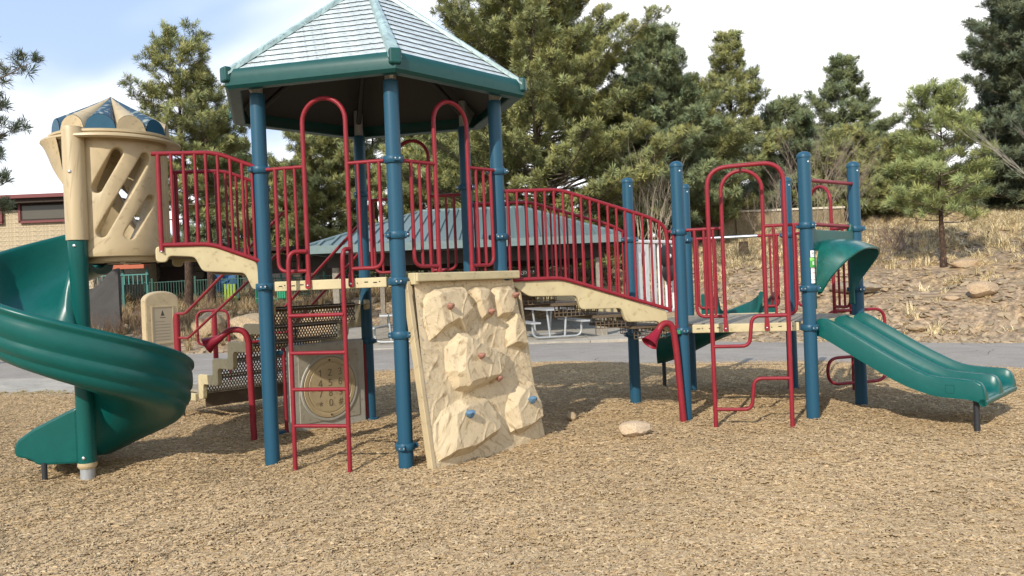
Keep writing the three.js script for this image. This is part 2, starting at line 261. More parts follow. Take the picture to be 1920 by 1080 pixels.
{
  // loose wood chips lying on the mulch
  const R = mulberry(77), dummy = new THREE.Object3D();
  const chip = (l, w, t, b) => { const rows = [-1, -0.3, 0.4, 1].map((s, i) => { const y = b * (1 - s * s), ww = w * (i === 0 ? 0.55 : i === 3 ? 0.7 : 1); return [V(s * l, y + t, -ww), V(s * l, y + t, ww), V(s * l, y, ww), V(s * l, y, -ww)]; }); const g = loft(rows, { closed: true, crease: 0.5 }); return g; };
  const kinds = [chip(0.0135, 0.004, 0.003, 0.002), chip(0.0095, 0.0046, 0.003, 0.001), chip(0.018, 0.0032, 0.003, 0.002)];
  const tones = [[0.449, 0.326, 0.18], [0.491, 0.362, 0.205], [0.428, 0.306, 0.166], [0.386, 0.273, 0.149], [0.563, 0.428, 0.256], [0.438, 0.314, 0.173], [0.302, 0.209, 0.118]];
  const wood = new THREE.MeshStandardMaterial({ color: 0xffffff, roughness: 0.9 });
  const counts = [240000, 260000, 160000];
  kinds.forEach((g, k) => {
    const im = new THREE.InstancedMesh(g, wood, counts[k]); im.name = numbered('wood_chips'); im.userData = { label: 'loose tan wood chips covering the playground ground', category: 'wood chips', kind: 'stuff' }; im.castShadow = im.receiveShadow = true;
    const c = new THREE.Color();
    for (let i = 0; i < counts[k]; i++) {
      // density falls with distance like the eye's need for it
      const dz = 3.2 * Math.pow(15 / 3.2, Math.pow(R(), 0.85)), z = -dz, x = (R() * 2 - 1) * (dz * 0.72 + 0.4);
      const ed = mulchEdge(x), zz = Math.max(z, ed + 0.05 + Math.log(1 - R() * 0.999) * 0.16);
      dummy.position.set(x, (zz < ed ? 0.003 : mulchY(x, zz) + 0.002) + R() * 0.006, zz); dummy.rotation.set((R() - 0.5) * 0.4, R() * 6.283, (R() - 0.5) * 0.35); const s = 0.55 + R() * 0.55 + (R() < 0.015 ? 0.6 : 0); dummy.scale.set(s, s, s * (0.8 + R() * 0.5)); dummy.updateMatrix(); im.setMatrixAt(i, dummy.matrix);
      const t = tones[Math.floor(R() * tones.length)], b = (0.76 + R() * 0.38) * (1 + 0.16 * fbm2(x * 0.5 + 3, zz * 0.5, 3)); im.setColorAt(i, c.setRGB(t[0] * b, t[1] * b, t[2] * b));
    }
    scene.add(im);
  });
}

// ---------------------------------------------------------------- play structure: shared pieces
const HEX = 1.23;
const c1 = [-1.297, -7.783], A1 = 13.1 * Math.PI / 180, c2 = [2.589, -9.006], A2 = 14.5 * Math.PI / 180;
const hexPt = (c, a, k) => [c[0] + HEX * Math.cos(a + k * Math.PI / 3), c[1] + HEX * Math.sin(a + k * Math.PI / 3)];
const P3 = hexPt(c1, A1, 0), P2 = hexPt(c1, A1, 1), P1 = hexPt(c1, A1, 2), P6 = hexPt(c1, A1, 3), P4 = hexPt(c1, A1, 4), P5 = hexPt(c1, A1, 5);
const QC = hexPt(c2, A2, 0), QB = hexPt(c2, A2, 1), QA = hexPt(c2, A2, 2), QF = hexPt(c2, A2, 3), QE = hexPt(c2, A2, 4), QD = hexPt(c2, A2, 5);
const turnOf = (a, b) => Math.atan2(-(b[1] - a[1]), b[0] - a[0]);
const D1 = 1.615, D2 = 1.02, PR = 0.0635, TR = 0.0195, BR = 0.0135;
// frame on a side: local x from a to b, y up, z to the right of the walk from a to b (outward when walked clockwise seen from the camera's left)
const side = (name, label, cat, a, b, group) => thing(name, label, cat, [a[0], 0, a[1]], turnOf(a, b), group);
const collarGeo = mg([lathe([[0.0636, -0.03], [0.078, -0.03], [0.084, -0.022], [0.084, 0.022], [0.078, 0.03], [0.0636, 0.03]]), ...[0, 1, 2].flatMap(k => { const a = k * 2.094 + 0.6; const b = new RoundedBoxGeometry(0.03, 0.044, 0.05, 1, 0.006); b.translate(0.09, 0, 0); b.rotateY(a); return [b]; })]);
const boltGeo = mg([0, 1, 2].flatMap(k => { const a = k * 2.094 + 0.6; return [0.018, -0.018].map(dz => new THREE.CylinderGeometry(0.007, 0.007, 0.008, 8).rotateZ(Math.PI / 2).translate(0.106, 0, dz).rotateY(a)); }));
function post(parent, x, z, h, dome, collars) {
  const prof = [[0.001, -0.3], [PR, -0.3], [PR, h - (dome ? 0.055 : 0)]]; if (dome) { prof.push([PR + 0.006, h - 0.055], [PR + 0.006, h - 0.04]); for (let k = 1; k <= 6; k++) { const a = k / 6 * Math.PI / 2; prof.push([Math.max(0.001, (PR + 0.006) * Math.cos(a)), h - 0.04 + 0.04 * Math.sin(a) * 1.2]); } } else prof.push([0.001, h]);
  const p = part('post', lathe(prof, 26), M.blue, parent); p.position.set(x, 0, z);
  collars.forEach((y, i) => { const c = part('collar', collarGeo, M.blue, p); c.position.y = y; c.rotation.y = i * 0.9 + x; const b = part('bolts', boltGeo, M.steel, p); b.userData.kind = 'stuff'; b.position.y = y; b.rotation.y = i * 0.9 + x; });
  if (dome) { const r = part('rivet', new THREE.SphereGeometry(0.009, 8, 6), M.white, p); r.position.set(0.02, h - 0.1, Math.sqrt(PR * PR - 0.0004)); }
  else { part('sleeve', cyl(0.048, 0.048, 0.3, 0, h - 0.02, 0), M.galv, p); }
  return p;
}
function hexDeck(t, c, a, y, skip = []) {
  const r = HEX - 0.13, s = range(0, 5, 5).map(k => [r * Math.cos(a + k * Math.PI / 3), -r * Math.sin(a + k * Math.PI / 3)]);
  // deck of slotted planks
  const n = 9, w = 2 * r / n;
  for (let i = 0; i < n; i++) {
    const z0 = -r + i * w + 0.003, z1 = -r + (i + 1) * w - 0.003, half = z => Math.abs(z) < r * 0.866 ? r - Math.abs(z) / 1.732 : 0;
    const zz0 = clamp(z0, -r * 0.866, r * 0.866), zz1 = clamp(z1, -r * 0.866, r * 0.866); if (zz1 - zz0 < 0.02) continue;
    const pts = [[-half(zz0), -zz0], [half(zz0), -zz0], ...(zz0 < 0 && zz1 > 0 ? [[r, 0]] : []), [half(zz1), -zz1], [-half(zz1), -zz1], ...(zz0 < 0 && zz1 > 0 ? [[-r, 0]] : [])];
    const g = new THREE.ExtrudeGeometry(new THREE.Shape(pts.map(q => new THREE.Vector2(...q))), { depth: 0.035, bevelEnabled: true, bevelThickness: 0.003, bevelSize: 0.003, bevelSegments: 1, bevelOffset: -0.003 }).rotateX(-Math.PI / 2).translate(0, y - 0.04, 0).rotateY(-a);
    part('deck_plank', boxUV(g), M.deck, t);
  }
  for (let k = 0; k < 6; k++) {
    const p = [HEX * Math.cos(a + k * Math.PI / 3), HEX * Math.sin(a + k * Math.PI / 3)], q = [HEX * Math.cos(a + (k + 1) * Math.PI / 3), HEX * Math.sin(a + (k + 1) * Math.PI / 3)];
    const turn = turnOf(q, p), L = HEX, g = new THREE.Group();
    const f = part('fascia_beam', box(L - 0.2, 0.085, 0.05, L / 2, y - 0.0425, -0.002, 0.008), M.tanPanel, t); f.position.set(q[0], 0, q[1]); f.rotation.y = turn;
    part('beam_slots', mg([0.16, 0.2, 0.28, 0.36, L - 0.36, L - 0.28, L - 0.2, L - 0.16].map((u, i) => box(i % 3 === 1 ? 0.012 : 0.034, 0.009, 0.004, u, y - 0.042 + (i % 2) * 0.006, 0.0222))), M.slot, f).userData.kind = 'stuff';
    for (const u of [0.085, L - 0.085]) part('corner_bracket', box(0.07, 0.06, 0.03, u, y - 0.045, -0.004), M.darkSteel, f);
  }
}
function archRail(t, d, { archTop = d + 1.53, topY = d + 0.965, legs = [0.43, 0.825] } = {}) {
  const z = 0.03, [l, r] = legs;
  part('arch_tube', pipe(arch(l, r, d - 0.03, archTop, z), TR, 12), M.red, t);
  for (const [e, j, i] of [[0.075, 0.155, l], [HEX - 0.075, HEX - 0.12, r]]) {
    part('top_rail', pipe([[e, topY, z], [i, topY, z]], 0.0165), M.red, t);
    part('bent_rail', bent([[j, topY, z], [j, d + 0.08, z], [i, d + 0.08, z]], 0.09, 0.0165), M.red, t);
    for (const f of [1 / 3, 2 / 3]) part('baluster', pipe([[lerp(j, i, f), topY, z], [lerp(j, i, f), d + 0.08, z]], BR, 8), M.red, t);
  }
  for (const u of [l, r]) { const f = part('foot_bracket', extrude(rounded([[u - 0.026, d - 0.075], [u + 0.026, d - 0.075], [u + 0.02, d + 0.06], [u - 0.02, d + 0.06]], 0.024), 0.012, { bevel: 0.002 }), M.red, t); f.position.z = z + 0.014; const b = part('bolt', new THREE.SphereGeometry(0.011, 10, 6), M.steel, f); b.position.set(u, d - 0.045, 0.007); }
}

// ---------------------------------------------------------------- large hexagonal platform and its roof
{
  const t = thing('hexagonal_platform', 'tall hexagonal tan deck on six blue posts under the roof', 'play platform', [c1[0], 0, c1[1]]);
  const rel = p => [p[0] - c1[0], p[1] - c1[1]];
  hexDeck(t, c1, A1, D1);
  for (const [p, cs] of [[P1, [2.585, 1.575]], [P2, [2.585, 1.96, 1.575, 1.13, 0.2]], [P3, [2.575, 1.96, 1.575]], [P4, [2.58, 1.575, 0.93, 0.04]], [P5, [2.58, 1.575]], [P6, [2.58, 1.575, 1.05]]]) post(t, ...rel(p), 3.24, false, cs);
}
{
  const t = thing('hexagonal_roof', 'pointed hexagonal shelter roof with whitish shingle courses and green eaves', 'roof', [c1[0], 0, c1[1]]);
  const Re = 1.46, ye = 3.40, rt = 0.2, yt = 4.34, N = 13;
  const cp = (k, s) => { const r = lerp(Re, rt, s), a = A1 + k * Math.PI / 3; return V(r * Math.cos(a), lerp(ye, yt, s), r * Math.sin(a)); };
  for (let k = 0; k < 6; k++) {
    const facet = new THREE.Group(); facet.name = 'roof_face'; t.add(facet);
    const mid = cp(k, 0).add(cp(k + 1, 0)).multiplyScalar(0.5), e = cp(k + 1, 0).sub(cp(k, 0)).normalize(), up = cp(k, 1).add(cp(k + 1, 1)).multiplyScalar(0.5).sub(mid).normalize(); let nrm = e.clone().cross(up).normalize(); if (nrm.y < 0) nrm.negate();
    for (let i = 0; i < N; i++) {
      const s0 = i / N, s1 = (i + 1) / N + 0.006, off = (p, h) => p.clone().add(nrm.clone().multiplyScalar(h));
      const q = [cp(k, s0), cp(k + 1, s0), cp(k + 1, Math.min(1, s1)), cp(k, Math.min(1, s1))];
      const cut = cp(k, 1); 
      const rows = [[off(q[0], 0.013), off(q[1], 0.013), off(q[1], -0.004), off(q[0], -0.004)], [off(q[3], 0.003), off(q[2], 0.003), off(q[2], -0.008), off(q[3], -0.008)]];
      part('shingle_course', loft(rows, { closed: true, crease: 0.3 }), M.chalk, facet);
    }
    // underside skin
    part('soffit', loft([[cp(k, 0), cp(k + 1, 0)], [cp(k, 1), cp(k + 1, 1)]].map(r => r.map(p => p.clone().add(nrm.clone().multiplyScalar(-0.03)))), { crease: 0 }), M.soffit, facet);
    // eave trim: a rolled band
    const prof = [[0.0, 0.018], [0.03, 0.012], [0.052, -0.02], [0.058, -0.07], [0.055, -0.13], [0.03, -0.155], [-0.06, -0.15], [-0.07, -0.14], [0.012, -0.128], [0.0, -0.06]];
    const rows = [k, k + 1].map(kk => { const a = A1 + kk * Math.PI / 3; return prof.map(q => V((Re + q[0] * 1.155) * Math.cos(a), ye + q[1], (Re + q[0] * 1.155) * Math.sin(a))); });
    part('eave_trim', loft(rows, { closed: true, crease: 0.5 }), M.roofGreen, t);
    // ridge cap with its turned down end
    const a = A1 + k * Math.PI / 3, rad = V(Math.cos(a), 0, Math.sin(a)), tan = V(-Math.sin(a), 0, Math.cos(a));
    const rr = [-0.045, 0.25, 0.5, 0.75, 1.0].map((s, i) => { const c = rad.clone().multiplyScalar(lerp(Re, rt, s)).add(V(0, lerp(ye, yt, s), 0)), w = lerp(0.055, 0.035, s); const P = (x, y) => c.clone().add(tan.clone().multiplyScalar(x)).add(V(0, y, 0)); return [P(-w, 0.0), P(-w * 0.8, 0.042), P(0, 0.055), P(w * 0.8, 0.042), P(w, 0.0), P(0, -0.01)]; });
    part('ridge_cap', loft(rr, { closed: true, caps: true, crease: 0.5 }), M.ridge, t);
    const ec = rad.clone().multiplyScalar(Re + 0.05); const cap = part('corner_cap', box(0.07, 0.13, 0.1, 0, 0, 0, 0.02), M.roofGreen, t); cap.position.set(ec.x, ye - 0.035, ec.z); cap.rotation.y = -a;
    // rafter from post to the crown, with its eave bracket
    part('rafter', pipe([rad.clone().multiplyScalar(HEX).add(V(0, 3.36, 0)), rad.clone().multiplyScalar(0.1).add(V(0, 4.16, 0))], 0.03, 8), M.darkSteel, t);
    part('eave_bracket', extrude([[0.12, 3.44], [0.0, 3.27], [-0.05, 3.2], [-0.06, 3.5]], 0.03, { bevel: 0.003 }).rotateY(0).translate(HEX + 0.07, 0, 0).rotateY(-a), M.galv, t);
  }
  part('crown_cap', lathe([[0.001, yt + 0.09], [0.1, yt + 0.08], [0.2, yt + 0.04], [0.25, yt + 0.02], [0.255, yt - 0.04], [0.2, yt - 0.03]], 6).rotateY(-A1 + Math.PI / 2), M.roofGreen, t);
}
// railings on the tall platform
{
  archRail(side('arched_railing', 'red arched railing above the straight red ladder', 'railing', P1, P2, 'arched railings around the decks'), D1);
  archRail(side('arched_railing', 'red arched railing above the tan climbing wall', 'railing', P2, P3, 'arched railings around the decks'), D1);
  archRail(side('arched_railing', 'shaded red arched railing on the far side of the roofed deck', 'railing', P5, P4, 'arched railings around the decks'), D1, { topY: D1 + 0.9 });
}
// ---------------------------------------------------------------- straight red ladder
{
  const t = side('ladder', 'straight red four rung ladder up to the roofed deck', 'ladder', P1, P2);
  const z = 0.14;
  for (const [u, s] of [[0.3, 0.43], [0.795, 0.825]]) part('side_rail', bent([[u, -0.2, z + 0.02], [u, 1.86, z - 0.01], [s, 1.86, 0.05]], 0.11, 0.019, 12), M.red, t);
  for (const y of [1.32, 1.005, 0.7, 0.395]) part('rung', pipe([[0.3, y, z + 0.01], [0.795, y, z + 0.01]], 0.0165, 10), M.red, t);
}
// ---------------------------------------------------------------- climbing wall
{
  const t = side('climbing_wall', 'leaning tan moulded rock climbing wall with coloured hand holds', 'climbing wall', P2, P3);
  const TL = V(0.1, 1.56, 0.075), TRr = V(1.31, 1.56, 0.075), BL = V(0.02, 0.02, 0.31), BRr = V(1.47, 0.02, 0.27);
  const at = (u, v) => TL.clone().multiplyScalar((1 - u) * (1 - v)).add(TRr.clone().multiplyScalar(u * (1 - v))).add(BL.clone().multiplyScalar((1 - u) * v)).add(BRr.clone().multiplyScalar(u * v));
  const nrm = V(0, 0, 0).copy(TRr.clone().sub(TL).cross(TL.clone().sub(BL))).normalize(); if (nrm.z < 0) nrm.negate();
  // each moulded boulder: [outline u,v ...], height, facet seeds
  const rock = (poly, h, facets, slope = 0.55) => ({ poly, h, facets, slope });
  const rocks = [
    rock([[0.07, 0.09], [0.16, 0.035], [0.44, 0.03], [0.47, 0.13], [0.52, 0.20], [0.5, 0.27], [0.42, 0.31], [0.31, 0.25], [0.08, 0.32], [0.05, 0.2]], 0.106, [[0.14, 0.06, -0.35, 0.05], [0.4, 0.2, 0.3, 0.35], [0.3, 0.27, 0.05, 0.9]]),
    rock([[0.49, 0.06], [0.55, 0.035], [0.71, 0.045], [0.70, 0.22], [0.56, 0.24], [0.53, 0.14]], 0.088, [[0.55, 0.1, -0.5, 0.0], [0.66, 0.1, 0.35, 0.1]]),
    rock([[0.74, 0.05], [0.92, 0.035], [0.97, 0.13], [0.9, 0.2], [0.86, 0.235], [0.74, 0.23], [0.715, 0.12]], 0.100, [[0.78, 0.1, -0.1, 0.05], [0.92, 0.14, 0.5, 0.1]]),
    rock([[0.88, 0.19], [0.96, 0.2], [1.0, 0.36], [0.99, 0.44], [0.86, 0.41], [0.78, 0.405], [0.82, 0.3]], 0.094, [[0.85, 0.3, -0.6, -0.1], [0.95, 0.4, 0.3, 0.7]], 0.6),
    rock([[0.31, 0.285], [0.42, 0.30], [0.52, 0.36], [0.72, 0.425], [0.76, 0.44], [0.69, 0.54], [0.6, 0.6], [0.56, 0.6], [0.34, 0.63], [0.24, 0.6], [0.19, 0.5], [0.2, 0.38]], 0.138, [[0.3, 0.4, -0.45, -0.2], [0.55, 0.45, 0.22, -0.15], [0.45, 0.57, 0.05, 0.7], [0.3, 0.55, -0.3, 0.35]], 0.6),
    rock([[0.12, 0.7], [0.28, 0.66], [0.5, 0.675], [0.57, 0.76], [0.59, 0.84], [0.55, 0.89], [0.3, 0.955], [0.05, 0.955], [0.02, 0.87], [0.04, 0.76]], 0.119, [[0.15, 0.8, -0.4, -0.1], [0.42, 0.76, 0.25, -0.2], [0.35, 0.92, 0.15, 0.6], [0.12, 0.92, -0.2, 0.4]], 0.5),
    rock([[0.72, 0.69], [0.82, 0.64], [0.97, 0.63], [1.0, 0.78], [0.985, 0.87], [0.74, 0.925], [0.67, 0.9], [0.66, 0.78]], 0.112, [[0.72, 0.78, -0.6, 0.0], [0.92, 0.72, 0.25, -0.25], [0.85, 0.88, 0.1, 0.7]], 0.6),
  ];
  const edgeDist = (poly, x, y) => { let d = 1e9, inside = false; for (let i = 0, j = poly.length - 1; i < poly.length; j = i++) { const [x1, y1] = poly[j], [x2, y2] = poly[i]; if ((y1 > y) !== (y2 > y) && x < (x2 - x1) * (y - y1) / (y2 - y1) + x1) inside = !inside; const X1 = x1 * 1.3, Y1 = y1 * 1.6, X2 = x2 * 1.3, Y2 = y2 * 1.6, px = x * 1.3, py = y * 1.6; const l = (X2 - X1) ** 2 + (Y2 - Y1) ** 2; const s = clamp(((px - X1) * (X2 - X1) + (py - Y1) * (Y2 - Y1)) / l); d = Math.min(d, Math.hypot(px - X1 - s * (X2 - X1), py - Y1 - s * (Y2 - Y1))); } return inside ? d : -d; };
  function height(u, v) {
    const wu = u + 0.008 * fbm2(u * 5, v * 5, 2), wv = v + 0.007 * fbm2(u * 5 + 9, v * 5, 2);
    let h = 0;
    for (const r of rocks) { const e = edgeDist(r.poly, wu, wv); if (e <= 0) continue; let q = r.h; for (const [fu, fv, gx0, gy] of r.facets) { const gx = gx0 < 0 ? gx0 * 1.45 : gx0 * 0.8; q = Math.min(q, r.h * 0.9 - (gx * (wu - fu) * 1.3 + gy * (wv - fv) * 1.6) * 1.35); } q = Math.max(0.16 * r.h, q); q = Math.min(q, 0.006 + e * 3.4 * r.slope); h = Math.max(h, q); }
    const edge = Math.min(u, 1 - u, v * 1.2, 1 - v) * 1.3, k = sstep(0.016, 0.06, edge);
    const on = sstep(0.01, 0.03, h); h += lerp(0.009, 0.002, on) * fbm2(u * 8, v * 9, 3) + lerp(0.012, 0.005, on) * Math.abs(fbm2(u * 4 + 3, v * 5, 2)) + 0.007 * Math.max(0, 0.22 - Math.abs(n2(u * 4 + v * 2.6 + 5, v * 3.6 - u))) * 4; return h * k * 0.87;
  }
  const nu = 150, nv = 180, rows = [];
  for (let j = 0; j <= nv; j++) { const r = []; for (let i = 0; i <= nu; i++) { const u = i / nu, v = j / nv; r.push(at(u, v).add(nrm.clone().multiplyScalar(height(u, v)))); } rows.push(r); }
  part('moulded_face', toCreasedNormals(loft(rows, { crease: 0, flip: true }), 0.22), M.wall, t);
  // tray behind: rims and back sheet
  const bar = (a, b, w, d, o = 0) => { const m = a.clone().add(b).multiplyScalar(0.5), L = a.distanceTo(b); const g = box(w, L, d, 0, 0, 0, 0.008); const q = new THREE.Quaternion().setFromRotationMatrix(new THREE.Matrix4().makeBasis(b.clone().sub(a).normalize().cross(nrm).negate(), b.clone().sub(a).normalize(), nrm)); g.applyQuaternion(q); g.translate(m.x - nrm.x * (d / 2 + o), m.y - nrm.y * (d / 2 + o), m.z - nrm.z * (d / 2 + o)); return g; };
  part('side_rim', bar(BL.clone().add(V(-0.02, -0.09, 0.012)), TL.clone().add(V(-0.02, 0.02, 0)), 0.045, 0.07, -0.006), M.tan, t);
  part('side_rim', bar(BRr.clone().add(V(0.01, -0.02, 0)), TRr.clone().add(V(0.012, 0.02, 0)), 0.035, 0.07, 0.004), M.tan, t);
  part('back_sheet', loft([[at(0, 0), at(1, 0)], [at(0, 1), at(1, 1)]].map(r => r.map(p => p.clone().add(nrm.clone().multiplyScalar(-0.03)))), { crease: 0 }), M.tan, t);
  part('top_beam', mg([box(1.26, 0.075, 0.13, 0.705, 1.6, 0.085, 0.012), box(0.05, 0.1, 0.12, 0.09, 1.59, 0.07, 0.01)]), M.tanPanel, t);
  // rivets round the rim
  const riv = []; for (let i = 1; i < 8; i++) riv.push([i / 8, 0.018], [i / 8, 0.985]); for (let i = 1; i < 13; i++) riv.push([0.02, i / 13], [0.985, i / 13]);
  part('rivets', mg(riv.map(([u, v]) => { const p = at(u, v).add(nrm.clone().multiplyScalar(height(u, v) + 0.001)); return new THREE.SphereGeometry(0.006, 6, 4).translate(p.x, p.y, p.z); })), M.galv, t).userData.kind = 'stuff';
  const holdGeo = (seed) => { const R = mulberry(seed), g = new THREE.IcosahedronGeometry(0.04, 3), p = g.attributes.position; for (let i = 0; i < p.count; i++) { const v = V(p.getX(i), p.getY(i), p.getZ(i)).normalize(); let r = 0.036 * (1 + 0.3 * fbm3(v.x * 1.3 + seed, v.y * 1.3, v.z * 1.3, 3)); const q = v.multiplyScalar(r); q.x *= 1.05; if (q.y < 0) { q.x *= 1 + q.y * 11; q.y *= 1.15; } else q.y *= 0.62; q.z = q.z * 1.15 + 0.02 - 0.35 * Math.abs(q.y); p.setXYZ(i, q.x, q.y, Math.max(q.z, -0.004)); } g.computeVertexNormals(); return toCreasedNormals(g, 0.6); };
  const holds = [[0.225, 0.145, 'r', 1], [0.635, 0.19, 'r', 2], [0.905, 0.105, 'r', 3], [0.43, 0.435, 'r', 4], [0.6, 0.575, 'r', 5], [0.265, 0.735, 'b', 6], [0.855, 0.73, 'b', 7]];
  for (const [u, v, c, s] of holds) { const p = at(u, v).add(nrm.clone().multiplyScalar(height(u, v) + 0.004)); const h = part('hand_hold', holdGeo(s * 17), c === 'r' ? M.holdRed : M.holdBlue, t); h.position.copy(p); h.rotation.set(-0.15, 0, s === 2 ? 0.2 : s * 0.31 % 0.5 - 0.2); h.scale.setScalar(c === 'b' ? 1.1 : 0.88); h.userData.label = c === 'r' ? 'brick red hand hold' : 'blue wedge shaped hand hold'; const b = part('bolt', new THREE.CylinderGeometry(0.008, 0.008, 0.01, 8).rotateX(Math.PI / 2).translate(0, -0.006, 0.05), M.slot, h); }
}
// ---------------------------------------------------------------- keypad play panel
const font = await new FontLoader().loadAsync('fonts/droid/droid_sans_regular.typeface.json');
{
  const t = side('keypad_panel', 'pale play panel with a round number keypad under the deck', 'play panel', P6, P4);
  const u0 = 0.2, u1 = 1.13, y0 = 0.035, y1 = 0.965, z = 0.02;
  part('board', extrude(rounded([[u0, y0], [u1, y0], [u1, y1], [u0, y1]], 0.03), 0.09, { bevel: 0.02 }).translate(0, 0, z), M.grayPanel, t);
  part('inset', extrude(rounded([[u0 + 0.09, y0 + 0.1], [u1 - 0.09, y0 + 0.1], [u1 - 0.09, y1 - 0.09], [u0 + 0.09, y1 - 0.09]], 0.02), 0.014, { bevel: 0.003 }).translate(0, 0, z + 0.045), M.tanGrey, t);
  const cx = 0.66, cy = 0.485, zf = z + 0.052;
  const ring = (r, w, h) => lathe([[r - w, 0], [r - w * 0.6, h], [r + w * 0.6, h], [r + w, 0]], 56).rotateX(Math.PI / 2);
  const d = part('keypad_disc', lathe([[0.001, 0.012], [0.262, 0.012], [0.266, 0.006], [0.274, 0.006], [0.278, 0.012], [0.318, 0.012], [0.326, 0.0]], 56).rotateX(Math.PI / 2), M.tan, t); d.position.set(cx, cy, zf);
  part('rim_ring', ring(0.345, 0.016, 0.01), M.grayPanel, d);
  const keys = ['1', '2', '3', '4', '5', '6', '7', '8', '9', '*', '0', '#'], ink = std(0.13, 0.10, 0.06, 0.8);
  keys.forEach((k, i) => { const g = new TextGeometry(k, { font, size: 0.072, depth: 0.002, curveSegments: 6 }); g.computeBoundingBox(); const b = g.boundingBox; g.translate(-(b.min.x + b.max.x) / 2, -(b.min.y + b.max.y) / 2, 0); const m = part('digit', g, ink, d); m.position.set((i % 3 - 1) * 0.125, 0.16 - Math.floor(i / 3) * 0.108, 0.0125); });
  for (const y of [0.292, -0.292]) { const s = part('screw', new THREE.SphereGeometry(0.011, 8, 6), M.darkSteel, d); s.position.set(0, y, 0.012); }
  for (const [u, e] of [[0.155, 0.07], [1.165, 1.16]]) { part('side_bar', pipe([[u, 0.03, z], [u, 0.95, z]], 0.02, 10), M.red, t); for (const y of [0.08, 0.9]) part('clamp', box(0.1, 0.045, 0.05, u < 0.5 ? 0.1 : 1.18, y, 0.01, 0.01), M.blue, t); }
}
// expanded metal sheet: a lattice of thin slanting strands in a frame, w wide, h high, facing z
function lattice(w, h, pitch = 0.036) {
  const out = [box(w, 0.012, 0.008, 0, h / 2 - 0.006, 0), box(w, 0.012, 0.008, 0, -h / 2 + 0.006, 0)], k = 0.62;
  for (const s of [1, -1]) for (let c = -w / 2 - h * k; c < w / 2 + h * k; c += pitch) { let x0 = c - s * h * k / 2, x1 = c + s * h * k / 2, y0 = -h / 2, y1 = h / 2; const cut = (xa, ya, xb, yb, L) => ya + (yb - ya) * (L - xa) / (xb - xa);
    for (const L of [-w / 2, w / 2]) { const outside = x => L < 0 ? x < L : x > L; if (outside(x0) && outside(x1)) { x0 = x1 = 0; break; } if (outside(x0)) { y0 = cut(x0, y0, x1, y1, L); x0 = L; } if (outside(x1)) { y1 = cut(x0, y0, x1, y1, L); x1 = L; } }
    const len = Math.hypot(x1 - x0, y1 - y0); if (len < 0.02) continue; out.push(new THREE.BoxGeometry(0.0115, len, 0.004).rotateZ(-Math.atan2(x1 - x0, y1 - y0)).translate((x0 + x1) / 2, (y0 + y1) / 2, s * 0.001)); }
  return mg(out);
}
M.mesh = std(0.17, 0.13, 0.08, 0.7);
